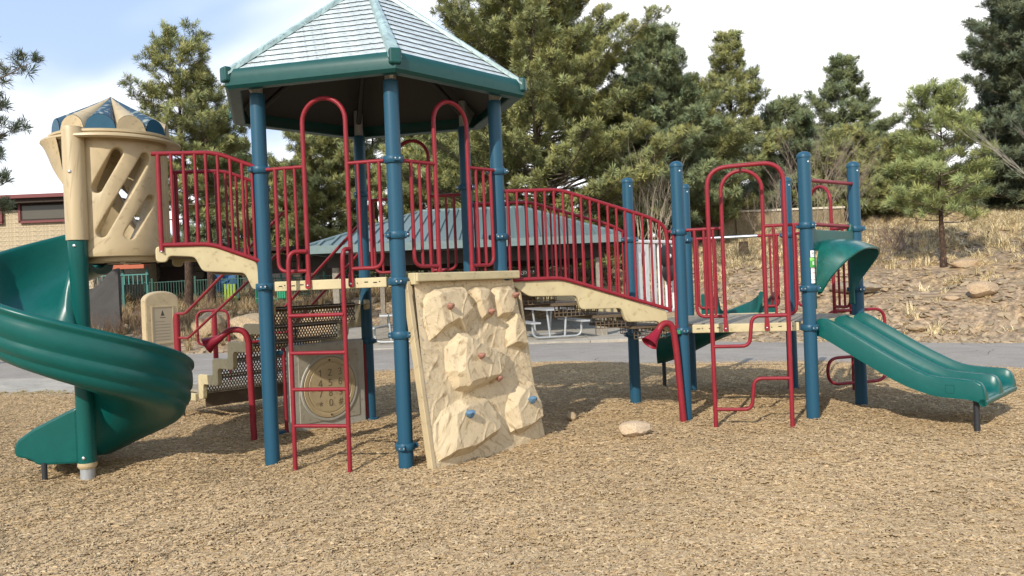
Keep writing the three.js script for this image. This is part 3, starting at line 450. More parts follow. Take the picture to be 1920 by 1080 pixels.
// ---------------------------------------------------------------- stairs on the far side down to the transfer step
{
  const n = Math.atan2(Math.sin(A1 + 3.5 * Math.PI / 3), Math.cos(A1 + 3.5 * Math.PI / 3));
  // local x outward along the stair, local z across
  const t = thing('stairs', 'tan sided open mesh stairs behind the keypad panel', 'stairs', [P4[0], 0, P4[1]], -n);
  const W = HEX, step = 5, run = 0.365, rise = 0.196, th = 0.05, P = [];
  for (let i = 0; i < step; i++) P.push([-0.155 + i * run, 1.398 - i * rise]);
  const up = [[-0.08, 1.40]]; for (let i = 0; i < step; i++) up.push([P[i][0] + run - 0.06, P[i][1], 0.05], [P[i][0] + run - 0.06, P[i][1] - rise, 0.05]); up[up.length - 1] = [1.61, 0.33, 0.03];
  const down = up.slice(1).map(([u, y, r]) => [Math.max(-0.08, u - 0.12), Math.max(y - 0.11, 0.3), r]).reverse(); down[0] = [1.5, 0.33, 0.03];
  const outline = [...up, ...down, [-0.08, 1.29]];
  const g = extrude(rounded(outline, 0.03, 4), th, { bevel: 0.006 });
  for (const z of [-0.03, -W + 0.03]) { const s = part('stringer', g, M.tanPanel, t); s.position.z = z; }
  for (let i = 0; i < step; i++) {
    const [u, y] = P[i];
    const uN = u + run - 0.06;
    part('tread', lattice(W - 0.14, run).rotateX(Math.PI / 2).rotateY(Math.PI / 2).translate(uN - run / 2, y - 0.045, -W / 2 + 0.0), M.mesh, t);
    part('riser', lattice(W - 0.14, rise - 0.035).rotateY(Math.PI / 2).translate(uN - 0.03, y - rise / 2 - 0.05, -W / 2), M.mesh, t);
    part('tread_edge', box(0.025, 0.045, W - 0.14, uN - 0.03, y - 0.05, -W / 2), M.rubber, t);
  }
  part('underside', box(0.012, 0.16, W - 0.16, 1.6, 0.3, -W / 2), M.rubber, t);
  // low transfer deck in front of the first step
  const td = thing('transfer_deck', 'low tan transfer step at the foot of the stairs', 'step deck', [P4[0], 0, P4[1]], -n);
  for (let k = 0; k < 6; k++) part('deck_plank', box(0.115, 0.03, W - 0.1, 1.79 + k * 0.12, 0.385, -W / 2 + 0.06, 0.004), M.deck, td);
  part('fascia_beam', mg([box(0.74, 0.085, 0.04, 2.09, 0.335, 0.085, 0.006), box(0.74, 0.085, 0.04, 2.09, 0.335, -W + 0.035, 0.006), box(0.04, 0.085, W - 0.02, 2.48, 0.335, -W / 2 + 0.06, 0.006)]), M.tanPanel, td);
  part('leg', cyl(0.03, 0.03, 0.5, 2.3, -0.2, 0.0, 10), M.rubber, td); part('leg', cyl(0.03, 0.03, 0.5, 2.3, -0.2, -W + 0.12, 10), M.rubber, td);
  // handrails
  const hr = (z, name, label) => { const h = thing(name, label, 'handrail', [P4[0], 0, P4[1]], -n); return h; };
  const h1 = hr(0, 'stair_handrail', 'nearer red double handrail sloping down the mesh stairs'); const hz = -W + 0.25;
  part('top_rail', bent([[0.05, 2.34, hz], [2.4, 1.3, hz], [2.72, 1.3, hz], [2.72, 0.7, hz]], 0.09, 0.018), M.red, h1);
  part('lower_rail', bent([[0.05, 1.98, hz], [2.35, 0.995, hz], [2.68, 0.995, hz]], 0.06, 0.016), M.red, h1);
  part('handrail_post', pipe([[2.64, -0.2, hz], [2.64, 1.3, hz]], 0.034, 12), M.red, h1);
  const h2 = hr(0, 'stair_handrail', 'farther red double handrail crossing behind the ladder'); const fz = -0.02;
  part('top_rail', bent([[0.05, 2.24, fz], [1.75, 1.29, fz], [2.05, 1.29, fz], [2.05, 0.6, fz]], 0.09, 0.018), M.red, h2);
  part('lower_rail', bent([[0.05, 1.93, fz], [1.68, 1.0, fz], [2.0, 1.0, fz]], 0.06, 0.016), M.red, h2);
  part('handrail_post', pipe([[1.98, 0.25, fz], [1.98, 1.3, fz]], 0.03, 12), M.red, h2);
  // grab loop beside the transfer step
  const gl = thing('grab_loop', 'red grab loop on a post beside the low transfer step', 'grab bar', [-4.1, 0, -10.62], 0.15);
  part('loop_tube', pipe([...fillet([[-0.12, 0.9, 0], [-0.12, 1.31, 0], [0.28, 1.31, 0], [0.28, 0.5, 0]], 0.1), V(0.28, 0.3, 0)], 0.017), M.red, gl);
  part('lower_tube', bent([[-0.12, 1.0, 0], [-0.12, 0.86, 0], [0.08, 0.86, 0]], 0.08, 0.017), M.red, gl);
  part('loop_post', pipe([[0.1, -0.2, 0], [0.1, 1.3, 0]], 0.034, 12), M.red, gl);
}
// ---------------------------------------------------------------- talk tubes
function hornTube(t, pts, rad, mouth, dir, r0) {
  part('pipe', pipe(pts, rad, 12), M.red, t);
  const e = pts[pts.length - 1], prof = [[r0 * 1.05, 0], [r0 * 1.2, 0.04], [mouth * 0.68, 0.11], [mouth * 0.95, 0.158], [mouth, 0.168], [mouth * 0.93, 0.17], [mouth * 0.62, 0.11], [r0 * 0.9, 0.03]];
  const g = lathe(prof, 24); const q = new THREE.Quaternion().setFromUnitVectors(V(0, 1, 0), V(...dir).normalize()); const h = part('horn', g, M.redHorn, t); h.quaternion.copy(q); h.position.copy(e).add(V(...dir).normalize().multiplyScalar(-0.02));
}
{
  const t = thing('talk_tube', 'red talk tube horn hooked beside the blue post near the spiral slide', 'talk tube', [-2.66, 0, -7.95]);
  hornTube(t, fillet([[0.02, -0.2, 0], [0.0, 1.14, 0], [-0.16, 1.18, 0.02], [-0.27, 1.09, 0.04]], [0.14, 0.1], 8), 0.032, 0.085, [-0.92, -0.5, 0.12], 0.035);
  part('stay', pipe([[0.0, 1.03, 0], [0.13, 1.04, -0.07]], 0.016), M.red, t); part('clamp', box(0.05, 0.05, 0.05, 0.1, 1.04, -0.06, 0.01), M.blue, t);
  const t2 = thing('talk_tube', 'red talk tube horn at the foot of the stair bridge', 'talk tube', [1.665, 0, -8.02]);
  hornTube(t2, fillet([[0.03, -0.2, 0], [-0.03, 0.8, 0], [-0.06, 1.04, 0], [-0.16, 1.06, 0.02], [-0.225, 0.965, 0.04]], [0.2, 0.09, 0.08], 8), 0.033, 0.088, [-0.62, -0.7, 0.36], 0.036);
  part('stay', pipe([[-0.05, 0.93, 0], [0.05, 0.96, -0.07]], 0.016), M.red, t2); part('clamp', box(0.05, 0.045, 0.04, 0.0, 0.955, -0.03, 0.01), std(0.02, 0.2, 0.1, 0.5), t2);
}
// ---------------------------------------------------------------- stair bridges
function stairRail(t, prof, bars, z) {
  const top = prof.top, low = prof.low, yAt = (tab, u) => { for (let i = 1; i < tab.length; i++) if (u <= tab[i][0]) { const s = (u - tab[i - 1][0]) / (tab[i][0] - tab[i - 1][0]); return lerp(tab[i - 1][1], tab[i][1], s); } return tab[tab.length - 1][1]; };
  part('top_rail', pipe(fillet(top.map(q => [q[0], q[1], z]), 0.1), 0.019, 10), M.red, t);
  part('bottom_rail', pipe(fillet(low.map(q => [q[0], q[1], z]), 0.08), 0.019, 10), M.red, t);
  for (const u of bars) part('baluster', pipe([[u, yAt(low, u), z], [u, yAt(low, u) + 0.06, z], [u, yAt(top, u) - 0.07, z], [u, yAt(top, u), z]], [0.0175, 0.0125, 0.0125, 0.0175], 8), M.red, t);
}
const gridRiser = function (w, h) { const b = []; for (let i = 0; i <= Math.round(w / 0.045); i++) b.push(box(0.008, h, 0.006, -w / 2 + i * w / Math.round(w / 0.045), 0, 0)); for (let j = 0; j <= 3; j++) b.push(box(w, 0.008, 0.005, 0, -h / 2 + j * h / 3, 0.001)); return mg(b); };
{
  // from the roofed deck down to the lower deck
  const t = side('stair_bridge', 'tan stepped stair bridge from roofed deck down to the lower deck', 'stairs', P3, QA);
  const o = rounded([[0.1, 1.53], [0.62, 1.53, 0.08], [1.76, 1.175], [1.775, 0.95], [1.72, 1.0], [1.65, 1.075], [1.3, 1.085], [1.25, 1.225], [0.81, 1.235], [0.77, 1.37], [0.28, 1.385], [0.12, 1.49]], 0.035, 4);
  const W = 1.1;
  for (const z of [-0.03, -W - 0.05]) { const s = part('stringer', extrude(o, 0.055, { bevel: 0.008 }), M.tanPanel, t); s.position.z = z; }
  [[0.1, 0.56, 1.455], [0.56, 1.0, 1.32], [1.0, 1.42, 1.18], [1.42, 1.76, 1.05]].forEach(([a, b, y]) => { part('tread', box(b - a + 0.06, 0.03, W - 0.06, (a + b) / 2, y - 0.03, -W / 2 - 0.04, 0.004), M.rubber, t); const r = part('riser_grid', gridRiser(W - 0.06, 0.12).rotateY(Math.PI / 2), M.rubber, t); r.position.set(b + 0.02, y - 0.1, -W / 2 - 0.04); const f = part('tread_grid', gridRiser(b - a, 0.11), M.rubber, t); f.position.set((a + b) / 2 + 0.02, y - 0.095, -0.12); });
  const r1 = side('stair_railing', 'nearer red balustrade of the stair bridge to the lower deck', 'railing', P3, QA);
  const bars = range(0.09, 1.70, 17);
  stairRail(r1, { top: [[0.06, 2.39], [0.62, 2.405], [1.56, 2.135], [1.76, 2.05], [1.79, 1.9], [1.79, 1.16]], low: [[0.05, 1.55], [0.61, 1.55], [1.79, 1.185]] }, bars, 0.01);
  part('end_bar', mg([bent([[1.79, 1.975, 0.01], [1.86, 1.975, 0.01], [1.86, 0.93, 0.01]], 0.03, 0.016), box(0.035, 0.09, 0.02, 1.86, 0.98, 0.015, 0.006)]), M.red, r1);
  const r2 = side('stair_railing', 'farther red balustrade of the stair bridge to the lower deck', 'railing', P5, QF);
  stairRail(r2, { top: [[0.06, 2.40], [0.74, 2.42], [1.75, 2.14], [1.93, 2.05], [1.96, 1.9], [1.96, 1.16]], low: [[0.05, 1.55], [0.7, 1.55], [1.96, 1.17]] }, range(0.09, 1.88, 18), -0.02);
}
const TD = 1.94;   // tower deck
const dT = [Math.cos(A1 + 5 * Math.PI / 6), Math.sin(A1 + 5 * Math.PI / 6)];
{
  const endF = [P1[0] + dT[0] * 0.86, P1[1] + dT[1] * 0.86];
  const t = side('stair_bridge', 'short tan stair bridge up to the barrel tower', 'stairs', endF, P1);
  // u runs from tower (0) to post (0.86)
  const o = rounded([[-0.0, 1.945], [0.42, 1.945, 0.06], [0.8, 1.79], [0.83, 1.56], [0.76, 1.55], [0.70, 1.70], [0.36, 1.725], [0.305, 1.85], [0.1, 1.865], [0.085, 1.81], [0.0, 1.815]], 0.035, 4);
  for (const z of [0.0, -1.16]) { const s = part('stringer', extrude(o, 0.055, { bevel: 0.008 }), M.tanPanel, t); s.position.z = z; }
  [[0.0, 0.42, 1.92], [0.42, 0.8, 1.76]].forEach(([a, b, y]) => part('tread', box(b - a + 0.03, 0.035, 1.08, (a + b) / 2, y - 0.02, -0.58, 0.004), M.rubber, t));
  const endR = [P6[0] + dT[0] * 0.86, P6[1] + dT[1] * 0.86];
  for (const [a, b, z, lab, dy] of [[endF, P1, 0.03, 'nearer red balustrade between barrel tower and roofed deck', 0], [endR, P6, -0.02, 'farther red balustrade between barrel tower and roofed deck', 0.03]]) {
    const r = side('stair_railing', lab, 'railing', a, b);
    stairRail(r, { top: [[0.0, 2.715 + dy], [0.5, 2.73 + dy], [0.84, 2.6 + dy]], low: [[0.06, 1.955], [0.44, 1.955], [0.84, 1.795]] }, [0.05, 0.15, 0.245, 0.335, 0.42, 0.515, 0.615, 0.71, 0.79], z);
    part('end_post', bent([[0.05, 2.71 + dy, z], [0.05, 1.9, z]], 0.02, 0.02), M.red, r); const b2 = part('bolt', new THREE.SphereGeometry(0.01, 8, 6), M.steel, r); b2.position.set(0.05, 1.9, z + 0.02);
  }
}
// ---------------------------------------------------------------- barrel tower
const TC = [-3.56, -7.2];
{
  const t = thing('barrel_tower', 'tan barrel shaped tower with slanted slots and scalloped cap', 'play tower', [TC[0], 0, TC[1]]);
  const Rb = 0.435, y0 = 1.885, y1 = 2.93, D = Math.PI / 180;
  // curved wall pieces, bent from a flat plate with slanted slots; angle a0..a1 measured from +x towards the camera
  function wallPiece(a0, a1, slots) {
    const w = (a1 - a0) * Rb, s = new THREE.Shape(); s.moveTo(0, y0); s.lineTo(w, y0); s.lineTo(w, y1); s.lineTo(0, y1); s.closePath();
    // dense grid with the slots cut by a capsule distance, extruded to thickness
    const cap = (x, y, q) => { const [x0, yy0, x1, yy1, r] = q; const dx = x1 - x0, dy = yy1 - yy0, h = clamp(((x - x0) * dx + (y - yy0) * dy) / (dx * dx + dy * dy)); return Math.hypot(x - x0 - h * dx, y - yy0 - h * dy) - r; };
    for (const q of slots) { const [x0, yy0, x1, yy1, r] = q, a = Math.atan2(yy1 - yy0, x1 - x0), pts = []; for (let k = 0; k <= 10; k++) { const b = a - Math.PI / 2 + k / 10 * Math.PI; pts.push(new THREE.Vector2(x1 + r * Math.cos(b), yy1 + r * Math.sin(b))); } for (let k = 0; k <= 10; k++) { const b = a + Math.PI / 2 + k / 10 * Math.PI; pts.push(new THREE.Vector2(x0 + r * Math.cos(b), yy0 + r * Math.sin(b))); } s.holes.push(new THREE.Path(pts)); }
    // subdivide by extra vertical cuts: triangulate strips so that the bend is smooth
    const N = 24, T = 0.12, polyAt = []; const pos = [];
    const flat = new THREE.ExtrudeGeometry(s, { depth: T - 0.03, bevelEnabled: true, bevelThickness: 0.015, bevelSize: 0.015, bevelOffset: -0.015, bevelSegments: 3, curveSegments: 8 }); 
    // split triangles at N vertical lines
    const src = flat.toNonIndexed().attributes.position, tris = []; for (let i = 0; i < src.count; i += 3) tris.push([0, 1, 2].map(k => [src.getX(i + k), src.getY(i + k), src.getZ(i + k)]));
    const clip = (poly, x, keepLess) => { const out = []; for (let i = 0; i < poly.length; i++) { const A = poly[i], B = poly[(i + 1) % poly.length], ia = keepLess ? A[0] <= x : A[0] >= x, ib = keepLess ? B[0] <= x : B[0] >= x; if (ia) out.push(A); if (ia !== ib) { const k = (x - A[0]) / (B[0] - A[0]); out.push([x, lerp(A[1], B[1], k), lerp(A[2], B[2], k)]); } } return out; };
    for (const tr of tris) { const mn = Math.min(...tr.map(q => q[0])), mx = Math.max(...tr.map(q => q[0])); for (let k = 0; k < N; k++) { const xa = k === 0 ? -1 : w * k / N, xb = k === N - 1 ? 9 : w * (k + 1) / N; if (mx <= xa || mn >= xb) continue; let p = clip(clip(tr, xa, false), xb, true); for (let i = 1; i + 1 < p.length; i++) pos.push(p[0], p[i], p[i + 1]); } }
    // x runs right to left as the angle grows: mirror so that the plate faces outward
    const arr = []; for (const q of pos) { const a = a1 - q[0] / Rb, r = Rb - T + 0.03 + q[2]; arr.push(r * Math.cos(a), q[1], r * Math.sin(a)); }
    const g = new THREE.BufferGeometry(); g.setAttribute('position', new THREE.Float32BufferAttribute(arr, 3)); g.computeVertexNormals(); return boxUV(toCreasedNormals(g, 0.5));
  }
  const a0 = -2 * D, a1 = 97 * D, w = (a1 - a0) * Rb;
  part('barrel_wall', wallPiece(a0, a1, [[0.118, 2.475, 0.285, 2.775, 0.044], [0.14, 2.095, 0.515, 2.75, 0.044], [0.355, 2.075, 0.55, 2.38, 0.044]]), M.tan, t);
  part('barrel_wall', wallPiece(-150 * D, -55 * D, [[0.2, 2.2, 0.45, 2.66, 0.045]]), M.tan, t);
  // jambs at the openings
  for (const a of [-6, -52]) part('door_jamb', box(0.05, y1 - y0, 0.09, 0.43 * Math.cos(a * D), (y0 + y1) / 2, 0.43 * Math.sin(a * D), 0.012), M.tan, t);
  // floor with ribs beneath
  part('floor_pan', lathe([[0.001, TD], [0.33, TD], [0.36, TD - 0.03], [0.35, TD - 0.09], [0.3, TD - 0.1], [0.001, TD - 0.1]], 36).translate(0.07, 0, 0.02), M.tan, t);
  part('floor_slots', mg(range(0, 7, 7).map(k => box(0.13, 0.006, 0.025, 0.07 + 0.22 * Math.cos(k * 0.785), TD - 0.1025, 0.02 + 0.22 * Math.sin(k * 0.785)))), M.slot, t).userData.kind = 'stuff';
  // top rings
  part('cap_rim', lathe([[0.43, y1 - 0.02], [0.55, y1 - 0.045], [0.572, y1 - 0.03], [0.568, y1 - 0.012], [0.5, y1 + 0.008], [0.495, y1 + 0.014], [0.508, y1 + 0.018], [0.508, y1 + 0.036], [0.49, y1 + 0.044], [0.3, y1 + 0.044], [0.3, y1 - 0.02], [0.43, y1 - 0.02]], 48), M.tan, t);
  // funnel hood over the slide entry, on the left
  { const rows = []; for (let j = 0; j <= 8; j++) { const s = j / 8, r = []; for (let i = 0; i <= 14; i++) { const a = lerp(112, 262, i / 14) * D, edge = clamp(Math.sin(Math.PI * i / 14)); const rad = lerp(0.572, 0.5, Math.pow(s, 0.8)), y = y1 - 0.03 - s * (0.08 + 0.34 * Math.pow(1 - edge, 1.3)); r.push(V(rad * Math.cos(a), y, rad * Math.sin(a))); } rows.push(r); }
    const inner = rows.map(r => r.map(q => V(q.x * 0.94, q.y, q.z * 0.94))).reverse(); part('entry_hood', loft([...rows, ...inner, rows[0]], { crease: 0.6 }), M.tan, t); }
  // post sleeve in front
  part('post_sleeve', mg([lathe([[0.066, 2.03], [0.088, 2.03], [0.088, 2.95], [0.08, 2.985], [0.001, 2.99]], 24).translate(-0.09, 0, 0.49)]), M.tan, t);
  const bl = part('bolt', new THREE.SphereGeometry(0.016, 10, 8).scale(1, 1, 0.6), M.steel, t); bl.position.set(-0.085, 2.6, 0.578);
  // cap: twelve gores, alternately tan and worn blue, each ending in an upright half round lobe
  const cap = new THREE.Group(); cap.name = 'cap'; t.add(cap); const yb = y1 + 0.042, ya = 3.35, Rc = 0.475, seg = 12;
  for (let k = 0; k < seg; k++) {
    const b = 15 * D + k / seg * 2 * Math.PI, hw = Math.PI / seg, gore = [], face = [];
    for (let j = 0; j <= 8; j++) { const s = j / 8, r = []; for (let i = 0; i <= 10; i++) { const f = i / 10 * 2 - 1, a = b + f * hw, rr = Math.max(0.004, s * Rc * Math.cos(hw) / Math.cos(f * hw)); const base = lerp(ya, yb, s), bump = Math.sqrt(Math.max(0, 1 - f * f)) * 0.13 * Math.pow(s, 1.1); r.push(V(rr * Math.cos(a), base + bump * (1 - 0.0 * s), rr * Math.sin(a))); } gore.push(r); }
    const last = gore[8], foot = last.map(q => V(q.x, yb, q.z));
    part('gore', loft(gore, { crease: 0.9, flip: true }), k % 2 ? M.tan : M.worn, cap);
    part('lobe', loft([last.map(q => V(q.x * 1.012, q.y - 0.004, q.z * 1.012)), foot.map(q => V(q.x * 1.012, q.y, q.z * 1.012))], { crease: 0.5, flip: true }), k % 2 ? M.tan : M.blue, cap);
  }
}
// ---------------------------------------------------------------- spiral slide
{
  const PX = -3.65, PZ = -6.71;
  const t = thing('spiral_slide', 'green spiral slide winding round a green pole below the barrel tower', 'slide', [PX, 0, PZ]);
  // profile: radius and height above the floor line, outer skin with flutes then inner skin
  const inner = [[0.05, 0.30], [0.085, 0.31], [0.12, 0.24], [0.17, 0.12], [0.26, 0.035], [0.4, 0.0], [0.55, 0.02], [0.67, 0.1], [0.745, 0.22], [0.785, 0.36], [0.80, 0.43]];
  const lip = [[0.815, 0.455], [0.85, 0.46], [0.872, 0.44], [0.872, 0.415]];
  const outer = [[0.848, 0.395], [0.846, 0.375], [0.855, 0.35], [0.857, 0.29], [0.85, 0.235], [0.828, 0.212], [0.828, 0.2], [0.836, 0.18], [0.833, 0.135], [0.815, 0.1], [0.79, 0.082], [0.787, 0.072], [0.79, 0.055], [0.775, 0.02], [0.74, -0.012], [0.68, -0.03], [0.55, -0.05], [0.4, -0.05], [0.25, -0.02], [0.15, 0.06], [0.09, 0.18], [0.05, 0.22]];
  const prof = [...inner, ...lip, ...outer];
  const rows = [], n = 84; // angle from -95 (behind the pole) through 180, 90, 0 to -90
  for (let j = 0; j <= n; j++) {
    const s = j / n, a = (-97 - s * 355) * Math.PI / 180; const fl = lerp(1.80, 0.185, clamp(s)) + 0.02 * Math.sin(s * 6.28);
    const grow = sstep(0, 0.06, s);
    rows.push(prof.map(([r, h]) => V(r * Math.cos(a), fl + h, r * Math.sin(a))));
  }
  // straight run out to the left, behind the pole
  const dir = V(-1, 0, 0.06).normalize(), aE = (-97 - 355) * Math.PI / 180, rad = V(Math.cos(aE), 0, Math.sin(aE));
  for (const [d, f, k] of [[0.12, 0.175, 0.9], [0.28, 0.165, 0.68], [0.42, 0.155, 0.52], [0.52, 0.15, 0.42], [0.56, 0.145, 0.3]]) rows.push(prof.map(([r, h]) => { const p = rad.clone().multiplyScalar(r * 0.97).add(dir.clone().multiplyScalar(d)); return V(p.x, f + (h > 0 ? h * k * 1.0 : h) , p.z); }));
  part('chute', loft(rows, { closed: true, caps: true, crease: 1.0 }), M.green, t);
  // moulded side wall of the exit, nearest the camera
  const ex = extrude(rounded([[-0.04, 0.63], [-0.12, 0.6], [-0.42, 0.46], [-0.56, 0.365], [-0.585, 0.29], [-0.57, 0.225], [-0.44, 0.2], [-0.4, 0.15], [-0.04, 0.15]], 0.04), 0.08, { bevel: 0.024 });
  const w = part('exit_side', ex, M.green, t); w.position.z = 0.01; w.rotation.y = 0.03;
  part('emblem', mg([[0.09, 0.006, 0, 0.045], [0.09, 0.006, 0, -0.045], [0.006, 0.09, 0.042, 0], [0.006, 0.09, -0.042, 0], [0.006, 0.07, 0, 0.01], [0.05, 0.006, 0, -0.02]].map(q => box(q[0], q[1], 0.003, -0.2 + q[2], 0.40 + q[3], 0.0515))), M.green, t);
  part('pole', lathe([[0.001, 0.15], [0.072, 0.15], [0.074, 0.22], [0.072, 0.6], [0.072, 1.78], [0.076, 1.8], [0.076, 2.06], [0.001, 2.06]], 24), M.green, t);
  part('pole_footing', lathe([[0.001, -0.2], [0.058, -0.2], [0.058, 0.11], [0.001, 0.11]], 20), M.galv, t);
  part('footing_collar', lathe([[0.04, 0.105], [0.066, 0.105], [0.078, 0.125], [0.074, 0.152], [0.05, 0.156]], 24), M.tan, t);
  for (const y of [0.2, 1.98]) { const b = part('bolt', new THREE.SphereGeometry(0.016, 10, 8).scale(1, 1, 0.6), M.steel, t); b.position.set(0.01, y, 0.074); }
  part('exit_leg', pipe([[-0.33, -0.2, 0.06], [-0.335, 0.17, 0.05]], 0.022, 12), M.darkSteel, t);
}
// ---------------------------------------------------------------- lower hexagonal platform
{
  const t = thing('hexagonal_platform', 'low hexagonal tan deck on six domed blue posts at the right', 'play platform', [c2[0], 0, c2[1]]);
  hexDeck(t, c2, A2, D2);
  const rel = p => [p[0] - c2[0], p[1] - c2[1]];
  for (const [p, cs] of [[QA, [1.97, 0.965]], [QB, [1.97, 1.35, 0.965]], [QC, [1.96, 1.3, 0.965]], [QD, [1.975, 0.965, 0.04]], [QE, [1.975, 0.965]], [QF, [1.97, 0.965, 0.86]]]) post(t, ...rel(p), 2.69, true, cs);
  archRail(side('arched_railing', 'red arched railing inside the stepped red climber', 'railing', QA, QB, 'arched railings around the decks'), D2);
  archRail(side('arched_railing', 'red arched railing on the right side behind the slide hood', 'railing', QC, QD, 'arched railings around the decks'), D2, { archTop: 2.5 });
}
{
  // climber with stepped rungs in front of the low deck
  const t = side('stepped_climber', 'red hoop climber with stepped rungs before the low deck', 'climber', QA, QB);
  const z = 0.42, l = 0.3, r = 1.0;
  part('hoop_tube', pipe(fillet([[l, -0.25, z], [l, 2.545, z], [r, 2.56, z], [r, -0.25, z]], 0.2, 10), 0.021, 12), M.red, t);
  for (const [a, b] of [[0.225, 0.52], [0.83, 1.115]]) part('step_rung', bent([[l, a, z], [0.64, a, z], [0.67, b, z], [r, b, z]], 0.075, 0.0175), M.red, t);
  part('hoop_bracket', mg([pipe([[0.62, 2.545, z], [0.62, 2.52, 0.04]], 0.012, 8)]), M.red, t);
}
// ---------------------------------------------------------------- double slide and its hood
{
  const t = side('double_slide', 'short green double slide coming off the low deck', 'slide', QB, QC);
  const st = [[0.02, 1.02, 0.88], [0.07, 1.05, 0.87], [0.12, 1.055, 0.845], [0.2, 1.015, 0.80], [0.38, 0.907, 0.69], [0.62, 0.762, 0.55], [0.76, 0.682, 0.475], [0.87, 0.625, 0.425], [0.96, 0.58, 0.393], [1.04, 0.548, 0.37], [1.12, 0.532, 0.355], [1.22, 0.525, 0.348], [1.34, 0.52, 0.346], [1.42, 0.515, 0.335], [1.46, 0.495, 0.315], [1.485, 0.455, 0.3], [1.497, 0.40, 0.295], [1.5, 0.36, 0.3]];
  const prof = [[0.06, -1], [0.06, -0.12], [0.072, -0.02], [0.088, 0], [0.108, 0], [0.124, -0.03], [0.14, -0.3], [0.17, -0.58], [0.23, -0.68], [0.45, -0.68], [0.50, -0.58], [0.53, -0.3], [0.545, -0.03], [0.565, 0], [0.605, 0], [0.625, -0.03], [0.64, -0.3], [0.67, -0.58], [0.72, -0.68], [0.94, -0.68], [1.0, -0.58], [1.035, -0.3], [1.05, -0.03], [1.066, 0], [1.088, 0], [1.104, -0.02], [1.115, -0.12], [1.115, -1], [1.09, -1], [1.07, -0.8], [0.11, -0.8], [0.085, -1]];
  part('slide_bed', loft(st.map(([z, a, b]) => prof.map(([u, h]) => V(u, a + h * (a - b), z))), { closed: true, caps: true, crease: 0.75 }), M.green, t);
  part('exit_roll', pipe([[0.06, 0.325, 1.475], [1.115, 0.325, 1.475]], 0.032, 14), M.green, t);
  part('emblem', mg([[0.07, 0.004, 0, 0.035], [0.07, 0.004, 0, -0.035], [0.004, 0.07, 0.034, 0], [0.004, 0.07, -0.034, 0]].map(q => box(0.003, q[1], q[0], 0.0585, 0.43 + q[3], 1.22 + q[2]))), M.green, t);
  part('exit_leg', pipe([[0.16, -0.2, 1.4], [0.16, 0.34, 1.4]], 0.026, 12), M.darkSteel, t);
}
{
  const t = side('slide_hood', 'green moulded hood over the double slide with chalky top', 'slide hood', QB, QC);
  const n = 26, back = [], front = [];
  for (let i = 0; i <= n; i++) { const s = i / n, a = Math.PI * (1 - s); // superellipse arch
    const cx = 0.6, hw = 0.46, y0 = 1.3, hh = 0.54, ca = Math.cos(a), sa = Math.max(0, Math.sin(a)), p = 0.62; const X = cx + hw * Math.sign(ca) * Math.pow(Math.abs(ca), p), Y = y0 + hh * Math.pow(sa, p); back.push(V(X, Y, 0.02));
    const o = Math.pow(sa, 0.75); front.push(V(cx + (X - cx) * 0.96, y0 - 0.0 + (Y - y0) * 0.80 + 0.01, 0.04 + 0.36 * o)); }
  const rows = range(0, 1, 8).map(k => back.map((b, i) => { const q = b.clone().lerp(front[i], k); q.y += 0.03 * Math.sin(Math.PI * k) * Math.pow(Math.max(0, Math.sin(Math.PI * i / n)), 0.5); return q; }));
  const shrink = r => r.map((q, i) => V(lerp(q.x, 0.6, 0.05), q.y - 0.022, q.z));
  const lipRow = rows[8].map(q => V(q.x, q.y - 0.006, q.z + 0.016)), lipIn = shrink(rows[8]).map(q => V(q.x, q.y + 0.006, q.z + 0.016));
  const strip = (i0, i1, mat, name) => { part(name, loft([...rows.map(r => r.slice(i0, i1 + 1))], { crease: 0.9, flip: true }), mat, t); };
  strip(0, n, M.hood, 'hood_shell');
  part('hood_rim', loft([rows[8], lipRow, lipIn, shrink(rows[8])], { crease: 0.9, flip: true }), M.hood, t);
  part('hood_lining', loft(rows.map(shrink), { crease: 0.9 }), M.green, t);
  // header plate between the posts with its upright ears
  part('header_plate', extrude(rounded([[0.09, 1.72], [1.13, 1.72], [1.13, 2.0], [1.06, 2.02], [1.04, 1.93], [0.18, 1.93], [0.16, 2.02], [0.09, 2.0]], 0.02), 0.04, { bevel: 0.006 }), M.green, t);
  part('side_flange', mg([box(0.04, 0.62, 0.05, 0.12, 1.45, 0.0, 0.012), box(0.04, 0.62, 0.05, 1.09, 1.45, 0, 0.012)]), M.green, t);
  const b = side('cross_bar', 'red cross bars between the two right posts above the hood', 'railing', QB, QC);
  part('upper_bar', pipe([[0.06, 2.42, 0], [1.17, 2.45, 0]], 0.02, 10), M.red, b);
  part('lower_bar', pipe([[0.07, 1.985, -0.01], [1.16, 1.985, -0.01]], 0.02, 10), M.red, b);
}
